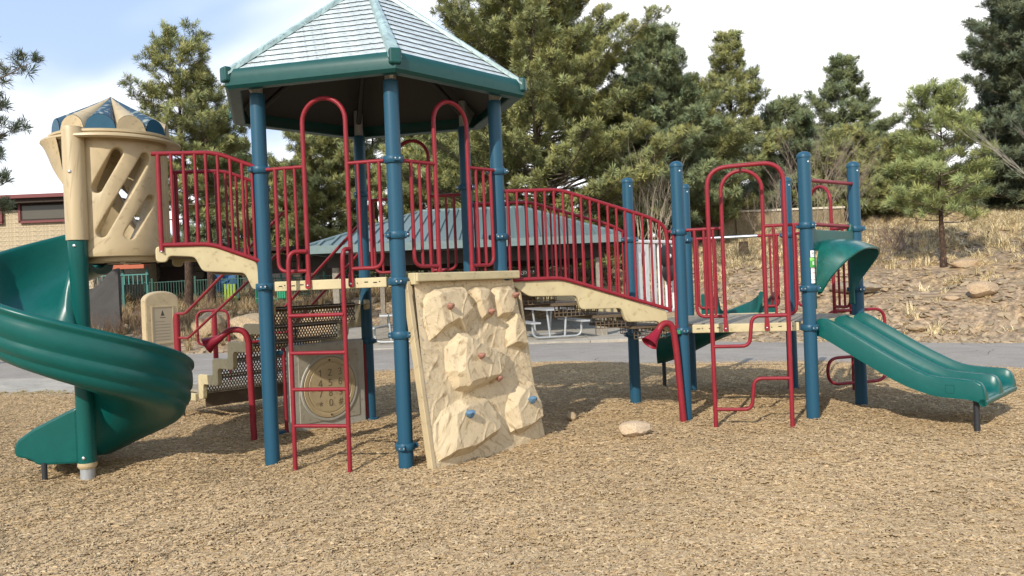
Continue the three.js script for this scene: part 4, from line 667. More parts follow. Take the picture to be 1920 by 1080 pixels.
{
  // stickers wrapped on the front right post
  const t = thing('post_sticker', 'white, green and red notice stickers on blue post beside the hood', 'sticker', [QB[0], 0, QB[1]]);
  const patch = (y0, y1, wid, draw, name) => { const c = document.createElement('canvas'); c.width = 128; c.height = Math.round(128 * (y1 - y0) / wid); const g = c.getContext('2d'); draw(g, c.width, c.height); const tx = new THREE.CanvasTexture(c); tx.colorSpace = THREE.SRGBColorSpace; const an = wid / PR; const geo = new THREE.CylinderGeometry(PR + 0.003, PR + 0.003, y1 - y0, 10, 1, true, -an / 2 + 0.55, an); geo.translate(0, (y0 + y1) / 2, 0); part(name, geo, std(1, 1, 1, 0.5, { map: tx, side: THREE.DoubleSide }), t); };
  const bg = (g, w, h, c) => { g.fillStyle = c; g.fillRect(0, 0, w, h); };
  patch(1.655, 1.72, 0.055, (g, w, h) => { bg(g, w, h, '#f2f2ee'); g.fillStyle = '#151515'; g.font = 'bold 84px sans-serif'; g.textAlign = 'center'; g.fillText('4', w * 0.5, h * 0.6); g.fillRect(w * 0.35, h * 0.75, w * 0.3, 8); }, 'white_label');
  patch(1.555, 1.65, 0.07, (g, w, h) => { bg(g, w, h, '#3f9a3c'); g.fillStyle = '#8fd06a'; g.fillRect(0, 0, w, h * 0.3); g.fillStyle = '#f4f4ee'; g.font = 'bold 90px sans-serif'; g.textAlign = 'center'; g.fillText('B', w * 0.55, h * 0.75); }, 'green_label');
  patch(1.4, 1.55, 0.055, (g, w, h) => { bg(g, w, h, '#f2f0ea'); g.fillStyle = '#c23a30'; for (const k of [0.02, 0.32, 0.76]) g.fillRect(0, h * k, w, h * 0.03); g.fillStyle = '#8d8d8d'; for (let i = 0; i < 9; i++) if (i % 3) g.fillRect(w * 0.2, h * (0.1 + i * 0.095), w * 0.6, h * 0.018); }, 'red_lined_label');
}
// ---------------------------------------------------------------- loop pods, far slide, chime panel, far rail
{
  const t = thing('loop_climber', 'red stadium shaped loop climber on a pole behind the double slide', 'climber', [4.06, 0, -9.42], 0.27);
  for (const y of [0.33, 0.88]) part('loop', pipe(fillet([[0, y - 0.155, 0], [-0.41, y - 0.155, 0], [-0.41, y + 0.155, 0], [0.41, y + 0.155, 0], [0.41, y - 0.155, 0], [0, y - 0.155, 0]], 0.155, 8), 0.019, 10), M.red, t);
  part('pole', pipe([[-0.02, -0.2, -0.03], [-0.02, 1.1, -0.03]], 0.03, 12), M.red, t);
}
{
  const t = side('far_slide', 'shaded green slide curving away behind the low deck', 'slide', QD, QE);
  // local z points away from the deck, x to the left
  const path = [[0.615, 0.98, 0.0, 0], [0.62, 0.94, 0.1, 0.05], [0.68, 0.85, 0.24, 0.5], [0.82, 0.75, 0.33, 1.0], [1.0, 0.65, 0.37, 1.4], [1.2, 0.56, 0.38, 1.55], [1.4, 0.48, 0.38, 1.57], [1.56, 0.43, 0.38, 1.6], [1.68, 0.41, 0.38, 1.6]];
  const prof = [[-0.3, 0.30], [-0.27, 0.31], [-0.25, 0.29], [-0.22, 0.1], [-0.12, 0.0], [0.12, 0.0], [0.22, 0.1], [0.25, 0.29], [0.27, 0.31], [0.3, 0.30], [0.285, 0.08], [0.16, -0.04], [-0.16, -0.04], [-0.285, 0.08]];
  part('slide_bed', loft(path.map(([x, y, z, a]) => prof.map(([s, h]) => V(x + s * Math.cos(a) * 1, y + h, z - s * Math.sin(a)))), { closed: true, caps: true, crease: 0.8 }), M.green, t);
  part('exit_leg', pipe([[1.6, -0.2, 0.38], [1.6, 0.41, 0.38]], 0.026, 10), M.darkSteel, t);
  // side wings at the entry
  for (const s of [-1, 1]) part('entry_wing', extrude(rounded([[0.615 + s * 0.46, 1.0], [0.615 + s * 0.46, 1.28], [0.615 + s * 0.42, 1.28], [0.615 + s * 0.28, 1.08], [0.615 + s * 0.2, 1.0]].slice()[s > 0 ? 'slice' : 'reverse'](), 0.02), 0.04, { bevel: 0.006 }).translate(0, 0, 0.03), M.green, t);
  const r = side('far_railing', 'red railing above the far slide with a steel coloured middle in its top bar', 'railing', QD, QE);
  part('top_bar', pipe([[0.06, 1.985, 0], [0.36, 1.985, 0]], 0.018), M.red, r); part('bright_bar', pipe([[0.36, 1.985, 0], [0.95, 1.985, 0]], 0.019), M.steel, r); part('top_bar', pipe([[0.95, 1.985, 0], [1.17, 1.985, 0]], 0.018), M.red, r);  // top bar is red at both ends, steel coloured in the middle
  for (const [a, b] of [[0.13, 0.3], [1.1, 0.88]]) { part('bent_rail', bent([[a, 1.985, 0], [a, 1.1, 0], [b, 1.1, 0], [b, 1.985, 0]], 0.06, 0.0165), M.red, r); part('baluster', pipe([[(a + b) / 2, 1.985, 0], [(a + b) / 2, 1.1, 0]], BR, 8), M.red, r); }
}
{
  const t = side('chime_panel', 'white vertical slat panel with a black wheel beside the stair bridge', 'play panel', QE, QF);
  part('top_bar', box(1.06, 0.04, 0.05, 0.615, 1.95, 0, 0.01), M.white, t); part('bottom_bar', box(1.06, 0.04, 0.05, 0.615, 1.1, 0, 0.01), M.white, t);
  for (let i = 0; i < 7; i++) part('slat', box(0.085, 0.8, 0.03, 0.17 + i * 0.148, 1.52, 0, 0.008), M.white, t);
  const w = part('wheel', lathe([[0.001, -0.03], [0.12, -0.03], [0.14, -0.02], [0.14, 0.02], [0.12, 0.03], [0.03, 0.035], [0.001, 0.035]], 28).rotateX(Math.PI / 2), M.black, t); w.position.set(0.56, 1.77, -0.07); 
  const w2 = part('wheel', lathe([[0.001, -0.03], [0.1, -0.03], [0.115, -0.02], [0.115, 0.02], [0.1, 0.03], [0.001, 0.035]], 28).rotateX(Math.PI / 2), M.black, t); w2.position.set(0.54, 1.57, -0.07);
  const hub = part('hub', new THREE.SphereGeometry(0.03, 10, 8), M.white, w); hub.position.z = -0.03;
}

// ---------------------------------------------------------------- picnic shelter
const woodTex = noiseTex(256, 0.8, (u, v) => { const g = tn(u * 1, v * 0.12, 40, 4, 91), b = tn(u, v, 6, 4, 93); const k = 0.8 + 0.16 * g + 0.12 * b; return [k, k * 0.97, k * 0.93]; });
M.greyWood = std(0.36, 0.34, 0.30, 0.85, { map: woodTex }); M.darkWood = std(0.05, 0.04, 0.032, 0.85, { map: woodTex });
M.metalRoof = std(0.15, 0.21, 0.205, 0.42, { map: fadeTex, metalness: 0.1 });
{
  const t = thing('picnic_shelter', 'open picnic shelter with a ribbed grey green hipped metal roof', 'shelter', [-1.2, 0, -25.6]);
  const hx = 4.05, hz = 5.1, rx = 1.6, ye = 2.66, yr = 3.92;
  const cor = [V(-hx, ye, hz), V(hx, ye, hz), V(hx, ye, -hz), V(-hx, ye, -hz)], rl = V(-rx, yr, 0), rr = V(rx, yr, 0);
  const faces = [[cor[0], cor[1], rr, rl], [cor[1], cor[2], rr], [cor[2], cor[3], rl, rr], [cor[3], cor[0], rl]];
  faces.forEach(f => {
    const nrm = f[1].clone().sub(f[0]).cross(f[2].clone().sub(f[0])).normalize(); if (nrm.y < 0) nrm.negate();
    const g = new THREE.BufferGeometry(), v = [f[0], f[1], f[2], ...(f[3] ? [f[0], f[2], f[3]] : [])]; g.setAttribute('position', new THREE.Float32BufferAttribute(v.flatMap(q => [q.x, q.y, q.z]), 3)); g.computeVertexNormals();
    const lower = g.clone().translate(0, -0.06, 0); const r = part('roof_face', boxUV(mg([g, lower])), M.metalRoof, t);
    // standing ribs run up the slope
    const e = f[1].clone().sub(f[0]), L = e.length(), eu = e.clone().normalize(), up = nrm.clone().cross(eu); if (up.y < 0) up.negate();
    const top = f[3] ? [f[3].clone().sub(f[0]).dot(eu), f[2].clone().sub(f[0]).dot(eu)] : [f[2].clone().sub(f[0]).dot(eu), f[2].clone().sub(f[0]).dot(eu)], H = f[2].clone().sub(f[0]).dot(up);
    const n = Math.round(L / 0.3);
    for (let i = 1; i < n; i++) { const s = i / n * L, len = s < top[0] ? H * s / top[0] : s > top[1] ? H * (L - s) / (L - top[1]) : H; if (len < 0.2) continue; const b = box(0.07, 0.055, len - 0.02, 0, 0.02, -len / 2); const m = new THREE.Matrix4().makeBasis(eu, nrm, up.clone().negate()); m.setPosition(f[0].clone().add(eu.clone().multiplyScalar(s))); part('roof_rib', b.applyMatrix4(m), M.metalRoof, r); }
    const c = f[0].clone().add(f[1]).multiplyScalar(0.5); const fb = part('eave_fascia', box(L + 0.06, 0.2, 0.04, 0, 0, 0), M.metalRoof, t); fb.position.copy(c).add(V(0, -0.1, 0)); fb.rotation.y = Math.atan2(-eu.z, eu.x);
  });
  for (const [a, b] of [[rl, rr], [cor[0], rl], [cor[1], rr], [cor[2], rr], [cor[3], rl]]) part('ridge_cap', pipe([a, b], 0.06, 6), M.metalRoof, t);
  for (const [x, z, w, d] of [[0, 4.3, 7.4, 0.2], [0, -4.3, 7.4, 0.2], [-3.55, 0, 0.2, 8.6], [3.55, 0, 0.2, 8.6]]) part('beam', box(w, 0.34, d, x, 2.27, z), M.darkWood, t);
  for (const x of [-1.8, 0, 1.8]) part('truss', box(0.12, 0.22, 8.4, x, 2.5, 0), M.darkWood, t);
  for (const [x, z] of [[-3.5, 4.3], [3.55, 4.3], [-3.55, -3.6], [3.55, -3.6]]) { part('column', box(0.17, 1.6, 0.17, x, 1.35, z, 0.01), M.greyWood, t); part('column_base', box(0.3, 0.62, 0.3, x, 0.27, z, 0.015), M.greyWood, t); }
  const slab = thing('shelter_slab', 'pale concrete', 'slab', [-1.2, 0, -25.6]); slab.userData = { kind: 'structure' };
  for (let i = 0; i < 5; i++) for (let j = 0; j < 4; j++) part('slab', box(2.036, 0.08, 3.03, -4.1 + i * 2.05, -0.015, 4.55 - j * 3.05, 0.006), M.concrete, slab);
}
function picnicTable(label, x, z, turn) {
  const t = thing('picnic_table', label, 'picnic table', [x, 0.025, z], turn, 'picnic tables under the shelter');
  for (const [dx, w] of [[-0.27, 0.24], [0, 0.24], [0.27, 0.24]]) part('top_plank', box(w, 0.045, 1.85, dx, 0.765, 0, 0.006), M.galvPlank, t);
  for (const s of [-1, 1]) { part('bench_plank', box(0.25, 0.045, 1.85, s * 0.66, 0.445, 0, 0.006), M.galvPlank, t);
    part('leg_frame', bent([[-0.66, 0.42, s * 0.6], [-0.66, 0.06, s * 0.6], [0.66, 0.06, s * 0.6], [0.66, 0.42, s * 0.6]], 0.2, 0.03, 8), M.galv, t); }
  for (const s of [-1, 1]) for (const q of [-1, 1]) part('leg', pipe([[q * 0.2, 0.06, s * 0.6], [q * 0.26, 0.74, s * 0.6]], 0.03, 8), M.galv, t);
  return t;
}
M.galvPlank = std(0.46, 0.47, 0.48, 0.45, { map: fadeTex, metalness: 0.3 });
picnicTable('grey metal picnic table with benches right of the climbing wall', 0.95, -20.9, 0.28);
picnicTable('grey metal picnic table partly hidden behind the tall blue posts', -2.9, -21.4, -0.2);

// ---------------------------------------------------------------- left background: sign board, walls, fence, buildings
{
  const t = thing('notice_board', 'tan round topped moulded notice board on the mulch behind the spiral slide', 'sign', [-5.55, 0, -12.5], 0.95);
  const top = []; for (let k = 0; k <= 12; k++) { const a = k / 12 * Math.PI; top.push([0.285 * Math.cos(a), 1.47 + 0.14 * Math.sin(a)]); }
  part('board', extrude([[-0.285, -0.1], [0.285, -0.1], ...top], 0.13, { bevel: 0.025 }), M.tan, t);
  part('frame', extrude([[-0.19, 0.35], [0.19, 0.35], [0.19, 1.38], [-0.19, 1.38]], 0.012, { bevel: 0.003, holes: [[[-0.165, 0.4], [-0.165, 0.78], [0.165, 0.78], [0.165, 0.4]], [[-0.165, 0.81], [-0.165, 1.355], [0.165, 1.355], [0.165, 0.81]]] }).translate(0, 0, 0.068), M.tan, t);
  const c = document.createElement('canvas'); c.width = 128; c.height = 256; const g = c.getContext('2d'); g.fillStyle = '#a2957d'; g.fillRect(0, 0, 128, 256); g.fillStyle = '#3a342a'; g.beginPath(); g.moveTo(64, 12); g.lineTo(52, 36); g.lineTo(76, 36); g.fill(); g.fillRect(46, 42, 36, 3); g.fillStyle = '#7b715f'; for (let i = 0; i < 15; i++) if (i !== 7) g.fillRect(16, 58 + i * 12.5, 60 + (i * 37) % 38, 3);
  const tx = new THREE.CanvasTexture(c); tx.colorSpace = THREE.SRGBColorSpace; part('printed_panel', new THREE.PlaneGeometry(0.34, 0.98).translate(0, 0.87, 0.0668), std(1, 1, 1, 0.7, { map: tx }), t);
}
{
  const wallM = std(0.075, 0.075, 0.08, 0.8, { map: concreteTex });
  const g = extrude([[-0.6, -1.5], [0.62, -1.5], [0.62, 2.4 - 0.85], [0.45, 1.52], [0.2, 1.3], [0.0, 1.06], [-0.2, 0.93], [-0.6, 0.88]], 0.16, { bevel: 0.01 });
  single('screen_wall', g, wallM, 'dark grey wall with a sloping curved top beyond the slide pole', 'wall', [-13.45, 0.95, -26]);
}
{
  // the clubhouse at far left
  const cream = std(0.66, 0.58, 0.42, 0.85, { map: woodTex }), maroon = std(0.15, 0.03, 0.03, 0.6), brown = std(0.06, 0.04, 0.03, 0.8, { map: woodTex });
  const t = thing('clubhouse', 'cream lap sided building with a dark red roof edge at far left', 'building', [-24, 0, -36]);
  part('wall_core', box(13, 5.6, 7, -1.5, 2.7, -3.6), cream, t);
  for (let i = 0; i < 24; i++) { const y = 0.9 + i * 0.2; if (y > 5.9) break; const b = extrude([[-0.0, 0], [0.02, 0], [0.006, 0.205], [0, 0.205]], 13.02, { bevel: 0 }).rotateY(-Math.PI / 2).translate(-1.5, y, -0.098); part('lap_board', b, cream, t); }
  part('roof_edge', box(13.8, 0.16, 8.0, -1.3, 6.22, -3.3), maroon, t); part('roof_deck', box(13.5, 0.2, 7.7, -1.3, 6.05, -3.35), brown, t);
  for (const [x, w] of [[3.25, 2.7], [-1, 4]]) { const f = part('window_band', box(w, 0.75, 0.06, x, 5.55, 0.0), brown, t); part('window_frame', mg([box(w + 0.16, 0.1, 0.1, x, 5.13, 0.02), box(0.1, 0.8, 0.1, x - w / 2 - 0.03, 5.55, 0.02), box(0.1, 0.8, 0.1, x + w / 2 + 0.03, 5.55, 0.02)]), maroon, f); part('pane', box(w - 0.2, 0.6, 0.02, x, 5.55, 0.032), std(0.09, 0.08, 0.06, 0.25), f); }
  const sw = part('small_window', box(0.28, 0.36, 0.06, 4.25, 4.78, 0), maroon, t); part('pane', box(0.18, 0.26, 0.02, 4.25, 4.78, 0.035), M.black, sw);
  part('base_band', box(13.1, 0.9, 0.1, -1.5, 3.0, 0.02), std(0.16, 0.06, 0.05, 0.85), t);
}
{
  const brown = std(0.035, 0.016, 0.012, 0.8, { map: woodTex }), stone = std(0.10, 0.085, 0.07, 0.9, { map: concreteTex });
  const t = thing('lodge', 'low dark brown building with stone piers behind the green fence', 'building', [-17, 1.0, -43]);
  part('wall', box(12, 2.6, 0.3, 1.5, 1.2, 0), stone, t); part('roof', box(13, 0.2, 3, 1.5, 2.75, 0.4), brown, t);
  for (const x of [-2.2, 0.2, 2.8, 5.5]) { const p = new THREE.Group(); p.name = 'stone_pier'; t.add(p); for (let j = 0; j < 7; j++) part('stone', box(0.62 + ((j * 7) % 3) * 0.05, 0.33, 0.4, x + ((j * 5) % 3 - 1) * 0.02, 0.2 + j * 0.345, 0.25, 0.03), stone, p); }
  const d = part('door', box(1.6, 2.1, 0.08, -1.0, 1.05, 0.2), brown, t); part('handle', new THREE.SphereGeometry(0.05, 8, 6).translate(-0.4, 1.05, 0.26), M.steel, d);
  part('window', box(1.6, 0.9, 0.06, 4.1, 1.35, 0.18), M.black, t);
  single('tarpaulin', (() => { const rows = range(0, 1, 8).map(v => range(0, 1, 8).map(u => V((u - 0.5) * 1.5 + 0.1 * n2(u * 3, v * 3), 1.4 - v * 1.4 + 0.12 * n2(u * 4, v * 2 + 5), 0.16 * n2(u * 5, v * 5)))); const b = rows.map(r => r.map(q => q.clone().add(V(0, 0, -0.03)))).reverse(); return loft([...rows, ...b], { crease: 0.8 }); })(), std(0.03, 0.10, 0.22, 0.5), 'blue tarpaulin hanging on the brown building by the pine trunk', 'tarpaulin', [-15.4, 1.6, -42.2]);
  // preschool yard: orange and teal climbing frame
  const o = thing('climbing_frame', 'orange and teal play frame seen beneath the barrel tower', 'play frame', [-17.6, 0.9, -36]);
  for (const x of [-1.1, 0, 1.1]) part('post', box(0.1, 2.1, 0.1, x, 1.0, 0), std(0.02, 0.12, 0.1, 0.5), o); part('roof_panel', box(2.2, 0.2, 0.6, 0, 2.02, 0), std(0.38, 0.09, 0.035, 0.6), o); for (let i = 0; i < 12; i++) part('baluster', box(0.04, 0.42, 0.04, -1.1 + i * 0.2, 1.42, 0.08), std(0.05, 0.2, 0.18, 0.5), o); part('rail', box(2.4, 0.05, 0.05, 0, 1.65, 0.08), std(0.05, 0.2, 0.18, 0.5), o);
}
{
  const gm = std(0.013, 0.075, 0.05, 0.5);
  const t = thing('picket_fence', 'thin green metal picket fence in front of the brown building', 'fence', [-19.5, 0, -38.5]);
  const L = 12.5, n = 96, gy = x => terrainY(-19.5 + x, -38.5), pk = box(0.028, 1.0, 0.028, 0, 0.6, 0), ps = box(0.09, 1.3, 0.09, 0, 0.62, 0);
  for (let i = 0; i <= n; i++) { const p = part('picket', pk, gm, t); p.position.set(i / n * L, gy(i / n * L), 0); }
  for (let i = 0; i <= 6; i++) { const p = part('fence_post', ps, gm, t); p.position.set(i / 6 * L, gy(i / 6 * L), 0); }
  for (const y of [0.25, 1.06]) for (let i = 0; i < 6; i++) { const a = V(i / 6 * L, gy(i / 6 * L) + y, 0), b = V((i + 1) / 6 * L, gy((i + 1) / 6 * L) + y, 0); part('fence_rail', pipe([a, b], 0.022, 6), gm, t); }
  // yard chairs by the fence
  const chair = (x, z, c, label, turn) => { const y = terrainY(x, z), k = thing('yard_chair', label, 'chair', [x, y, z], turn), m = std(...c, 0.5); part('seat', box(0.5, 0.05, 0.5, 0, 0.42, 0, 0.01), m, k); for (let i = 0; i < 4; i++) part('back_slat', box(0.09, 0.6, 0.04, -0.19 + i * 0.127, 0.75, -0.24, 0.01), m, k); for (const [a, b] of [[-1, -1], [1, -1], [-1, 1], [1, 1]]) part('leg', box(0.05, 0.42, 0.05, a * 0.22, 0.21, b * 0.22), m, k); };
  chair(-12.6, -35.5, [0.28, 0.4, 0.05], 'lime green slatted chair beside the double trunked pine', 0.4);
  chair(-10.0, -33.8, [0.02, 0.24, 0.12], 'green slatted chair left of the tall blue post', -0.5); chair(-10.7, -34.2, [0.02, 0.22, 0.12], 'green slatted chair behind another green chair in the yard', 0.9);
}
{
  // plank wall beyond the low deck
  const pm = [std(0.46, 0.39, 0.25, 0.9, { map: woodTex }), std(0.40, 0.33, 0.21, 0.9, { map: woodTex }), std(0.34, 0.29, 0.19, 0.9, { map: woodTex })];
  const t = thing('panel_fence', 'tan panel fence with a pale cap beyond the low deck', 'fence', [8.0, 0, -38.2]);
  const R = mulberry(31); for (let i = 0; i < 10; i++) { const x = i * 0.84, y = terrainY(8 + x, -38.2); part('fence_panel', box(0.82, 2.3, 0.06, x, 2.5 + 0.8, 0), pm[Math.floor(R() * 3)], t); part('fence_post', box(0.14, 2.6, 0.14, x + 0.42, 3.1, 0.06), pm[1], t); }
  part('cap_rail', box(8.6, 0.1, 0.2, 3.8, 4.48, 0), std(0.6, 0.54, 0.42, 0.8), t);
}
// ---------------------------------------------------------------- rocks
function rockGeo(seed, detail = 3, flat = 0.62) {
  const g = new THREE.IcosahedronGeometry(1, detail), p = g.attributes.position, R = mulberry(seed), pl = []; for (let i = 0; i < 9; i++) { const a = R() * 6.283, y = R() * 2 - 1, s = Math.sqrt(1 - y * y); pl.push([V(s * Math.cos(a), y, s * Math.sin(a)), 0.62 + R() * 0.3]); }
  for (let i = 0; i < p.count; i++) { const v = V(p.getX(i), p.getY(i), p.getZ(i)).normalize(); let r = 1; for (const [n, d] of pl) { const k = v.dot(n); if (k > 0.05) r = Math.min(r, d / k); } r += 0.09 * fbm3(v.x * 2.2 + seed, v.y * 2.2, v.z * 2.2, 4); p.setXYZ(i, v.x * r, v.y * r * flat, v.z * r); }
  g.computeVertexNormals(); return boxUV(toCreasedNormals(g, 0.5));
}
const rockTex = noiseTex(256, 0.7, (u, v) => { const a = tn(u, v, 26, 5, 101), b = tn(u, v, 6, 4, 103), k = 0.82 + 0.2 * a + 0.16 * b; return [k, k * 0.96, k * 0.9]; });
const rockM = [std(0.52, 0.42, 0.29, 0.95, { map: rockTex }), std(0.48, 0.41, 0.31, 0.95, { map: rockTex }), std(0.42, 0.37, 0.30, 0.95, { map: rockTex }), std(0.58, 0.46, 0.33, 0.95, { map: rockTex }), std(0.24, 0.15, 0.10, 0.95, { map: rockTex }), std(0.72, 0.60, 0.46, 0.95, { map: rockTex })];
const rocks = [1, 2, 3, 4, 5, 6].map(s => rockGeo(s * 13, 3));
function rock(label, x, z, sx, sy, sz, k, m, name = 'boulder', group, sink = 0.35) { const y = z < mulchEdge(x) ? terrainY(x, z) : mulchY(x, z); const o = single(name, rocks[k % 6], rockM[m], label, 'rock', [x, y + sy * 0.62 * (1 - sink) - 0.0, z], k * 1.7, group); o.scale.set(sx, sy, sz); return o; }
rock('pale flat topped rock lying alone on the mulch', 1.07, -7.28, 0.165, 0.13, 0.13, 0, 5, 'loose_rock');
rock('small grey brown rock in the shade beside the climbing wall', 0.57, -8.4, 0.085, 0.085, 0.06, 1, 0, 'loose_rock');
rock('big weathered boulder behind the notice board loop', -9.3, -24.2, 0.5, 0.72, 0.5, 2, 0);
rock('wide pale boulder in the left dry grass', -8.35, -24.6, 0.75, 0.55, 0.5, 3, 3);
rock('pale boulder just left of the tall blue post', -7.55, -24.9, 0.5, 0.75, 0.5, 4, 0);
rock('long slanting tan boulder behind the mesh stairs', -6.95, -21.6, 1.25, 1.0, 0.8, 5, 0);
rock('large boulder seen through the ladder rungs', -5.3, -22.2, 0.8, 1.05, 0.7, 1, 3);
rock('pale boulder behind the shelter column', -4.1, -33.5, 0.8, 0.8, 0.7, 2, 0);
rock('pale rock at the left edge beyond the asphalt', -15.0, -23.2, 0.5, 0.6, 0.45, 5, 3);
rock('large rounded tan boulder at the right frame edge', 10.9, -16.0, 0.38, 0.5, 0.36, 4, 0);
rock('broad pale boulder low on the rocky hillside', 10.7, -18.1, 0.42, 0.34, 0.3, 0, 3);
rock('long flat slab of rock on the hillside below the young pine', 8.75, -20.3, 0.8, 0.26, 0.35, 3, 2);
rock('white rock at the foot of the young pine', 12.2, -21.3, 0.5, 0.24, 0.3, 2, 3);
{
  const R = mulberry(909);
  for (let i = 0; i < 100; i++) { const x = lerp(3.2, 16, R()), d = 0.35 + R() * 10, z = roadFar(x) - d, s = 0.035 + Math.pow(R(), 3.5) * 0.15; rock('pale tan stone strewn over the rocky hillside', x, z, s * (1 + R()), s * (0.7 + R() * 0.5), s, Math.floor(R() * 6), Math.floor(R() * 4), 'hillside_stone', 'stones strewn over the hillside'); }
  for (let i = 0; i < 34; i++) { const x = lerp(-0.5, 4.6, R()), z = -31.6 - R() * 2.2, s = 0.16 + R() * 0.3; rock('stone in the rubble bank behind the picnic shelter', x, z, s * (1 + R() * 0.6), s, s, Math.floor(R() * 6), R() < 0.3 ? 4 : Math.floor(R() * 4), 'bank_stone', 'stones of the bank behind the shelter'); }
  // the countless small stones
  const N = 26000, im = new THREE.InstancedMesh(rockGeo(7, 1, 0.6), new THREE.MeshStandardMaterial({ roughness: 0.95, map: rockTex }), N), o = new THREE.Object3D(), c = new THREE.Color(); im.name = 'gravel'; im.userData = { label: 'small broken stones covering the hillside', category: 'gravel', kind: 'stuff' }; im.castShadow = im.receiveShadow = true;
  for (let i = 0; i < N; i++) { const right = R() < 0.8, x = right ? lerp(1, 26, R()) : lerp(-22, 1, R()), d = Math.pow(R(), 1.6) * (right ? 20 : 12) + 0.05, z = roadFar(x) - d; const s = 0.016 + Math.pow(R(), 4) * 0.085; o.position.set(x, terrainY(x, z) + s * 0.15, z); if (x > -7.5 && x < 4.6 && z > -31.5) o.position.y = -3; o.rotation.set(R() * 0.5, R() * 6, R() * 0.5); o.scale.set(s * (1 + R() * 0.8), s * (0.6 + R() * 0.4), s); o.updateMatrix(); im.setMatrixAt(i, o.matrix); const b = 0.6 + R() * 0.6; im.setColorAt(i, c.setRGB(0.50 * b, 0.415 * b, 0.30 * b)); }
  scene.add(im);
}
// ---------------------------------------------------------------- dry grass
{
  const R = mulberry(404);
  const tuft = (n, h, lean, seed) => { const Q = mulberry(seed), pos = []; for (let i = 0; i < n; i++) { const a = Q() * 6.283, r = Q() * 0.07, x = r * Math.cos(a), z = r * Math.sin(a), H = h * (0.5 + Q() * 0.6), l = lean * (0.3 + Q()), b = Q() * 6.283, w = 0.006; const tx = x + Math.cos(b) * l * H, tz = z + Math.sin(b) * l * H, mx = x + Math.cos(b) * l * H * 0.35, mz = z + Math.sin(b) * l * H * 0.35, px = -Math.sin(b) * w, pz = Math.cos(b) * w; pos.push(x - px, 0, z - pz, x + px, 0, z + pz, mx + px * 0.8, H * 0.6, mz + pz * 0.8, x - px, 0, z - pz, mx + px * 0.8, H * 0.6, mz + pz * 0.8, mx - px * 0.8, H * 0.6, mz - pz * 0.8, mx - px * 0.8, H * 0.6, mz - pz * 0.8, mx + px * 0.8, H * 0.6, mz + pz * 0.8, tx, H, tz); } const g = new THREE.BufferGeometry(); g.setAttribute('position', new THREE.Float32BufferAttribute(pos, 3)); g.computeVertexNormals(); return g; };
  const kinds = [tuft(26, 0.34, 0.5, 1), tuft(22, 0.5, 0.35, 2), tuft(30, 0.2, 0.9, 3)], mat = new THREE.MeshStandardMaterial({ roughness: 1, side: THREE.DoubleSide }), cnt = [11000, 7500, 13000];
  kinds.forEach((g, k) => {
    const im = new THREE.InstancedMesh(g, mat, cnt[k]); im.name = numbered('dry_grass'); im.userData = { label: 'dry tan grass on the slopes', category: 'grass', kind: 'stuff' }; im.castShadow = im.receiveShadow = true; const o = new THREE.Object3D(), c = new THREE.Color();
    for (let i = 0; i < cnt[k];) { const x = lerp(-34, 34, R()), d = 0.3 + Math.pow(R(), 0.8) * 32, z = roadFar(x) - d; if (x > -7.4 && x < 4.8 && z > -32) continue;
      const right = sstep(2, 6, x), den = fbm2(x * 0.22 + 5, z * 0.22, 3) + 0.35 * fbm2(x * 0.9, z * 0.9, 2); const want = right > 0.5 ? sstep(5, 15, d) * 1.0 - 0.5 : 0.0; if (den + want < -0.02 && R() < 0.9) { i += R() < 0.02 ? 1 : 0; continue; }
      o.position.set(x, terrainY(x, z) - 0.02, z); o.rotation.set((R() - 0.5) * 0.3, R() * 6.283, (R() - 0.5) * 0.3); const s = 0.6 + R() * 0.8; o.scale.set(s * 1.3, s * (right > 0.5 ? 0.5 : 0.95), s * 1.3); o.updateMatrix(); im.setMatrixAt(i, o.matrix);
      const w = R(), b = 0.7 + R() * 0.55; const col = right > 0.5 ? [lerp(0.66, 0.50, w), lerp(0.55, 0.385, w), lerp(0.33, 0.21, w)] : [lerp(0.36, 0.22, w), lerp(0.27, 0.15, w), lerp(0.135, 0.09, w)]; im.setColorAt(i, c.setRGB(col[0] * b, col[1] * b, col[2] * b)); i++; }
    scene.add(im);
  });
  // fringe of grass between the mulch and the concrete walk
  const im = new THREE.InstancedMesh(kinds[2], mat, 900); im.name = numbered('dry_grass'); im.userData = { label: 'dry grass fringe along the left mulch edge', category: 'grass', kind: 'stuff' }; const o = new THREE.Object3D(), c = new THREE.Color();
  for (let i = 0; i < 900; i++) { const x = lerp(-16, -4.4, R()), z = mulchEdge(x) + 0.05 + (R() + R() - 1) * 0.35; o.position.set(x, 0.01, z); o.rotation.set(0, R() * 6, 0); const s = (0.1 + R() * 0.3) * (0.6 + 0.9 * sstep(-0.1, 0.4, n2(x * 0.7, 3))); o.scale.set(s * 1.6, s, s * 1.6); o.updateMatrix(); im.setMatrixAt(i, o.matrix); const b = 0.7 + R() * 0.5; im.setColorAt(i, c.setRGB(0.40 * b, 0.32 * b, 0.16 * b)); }
  scene.add(im);
}
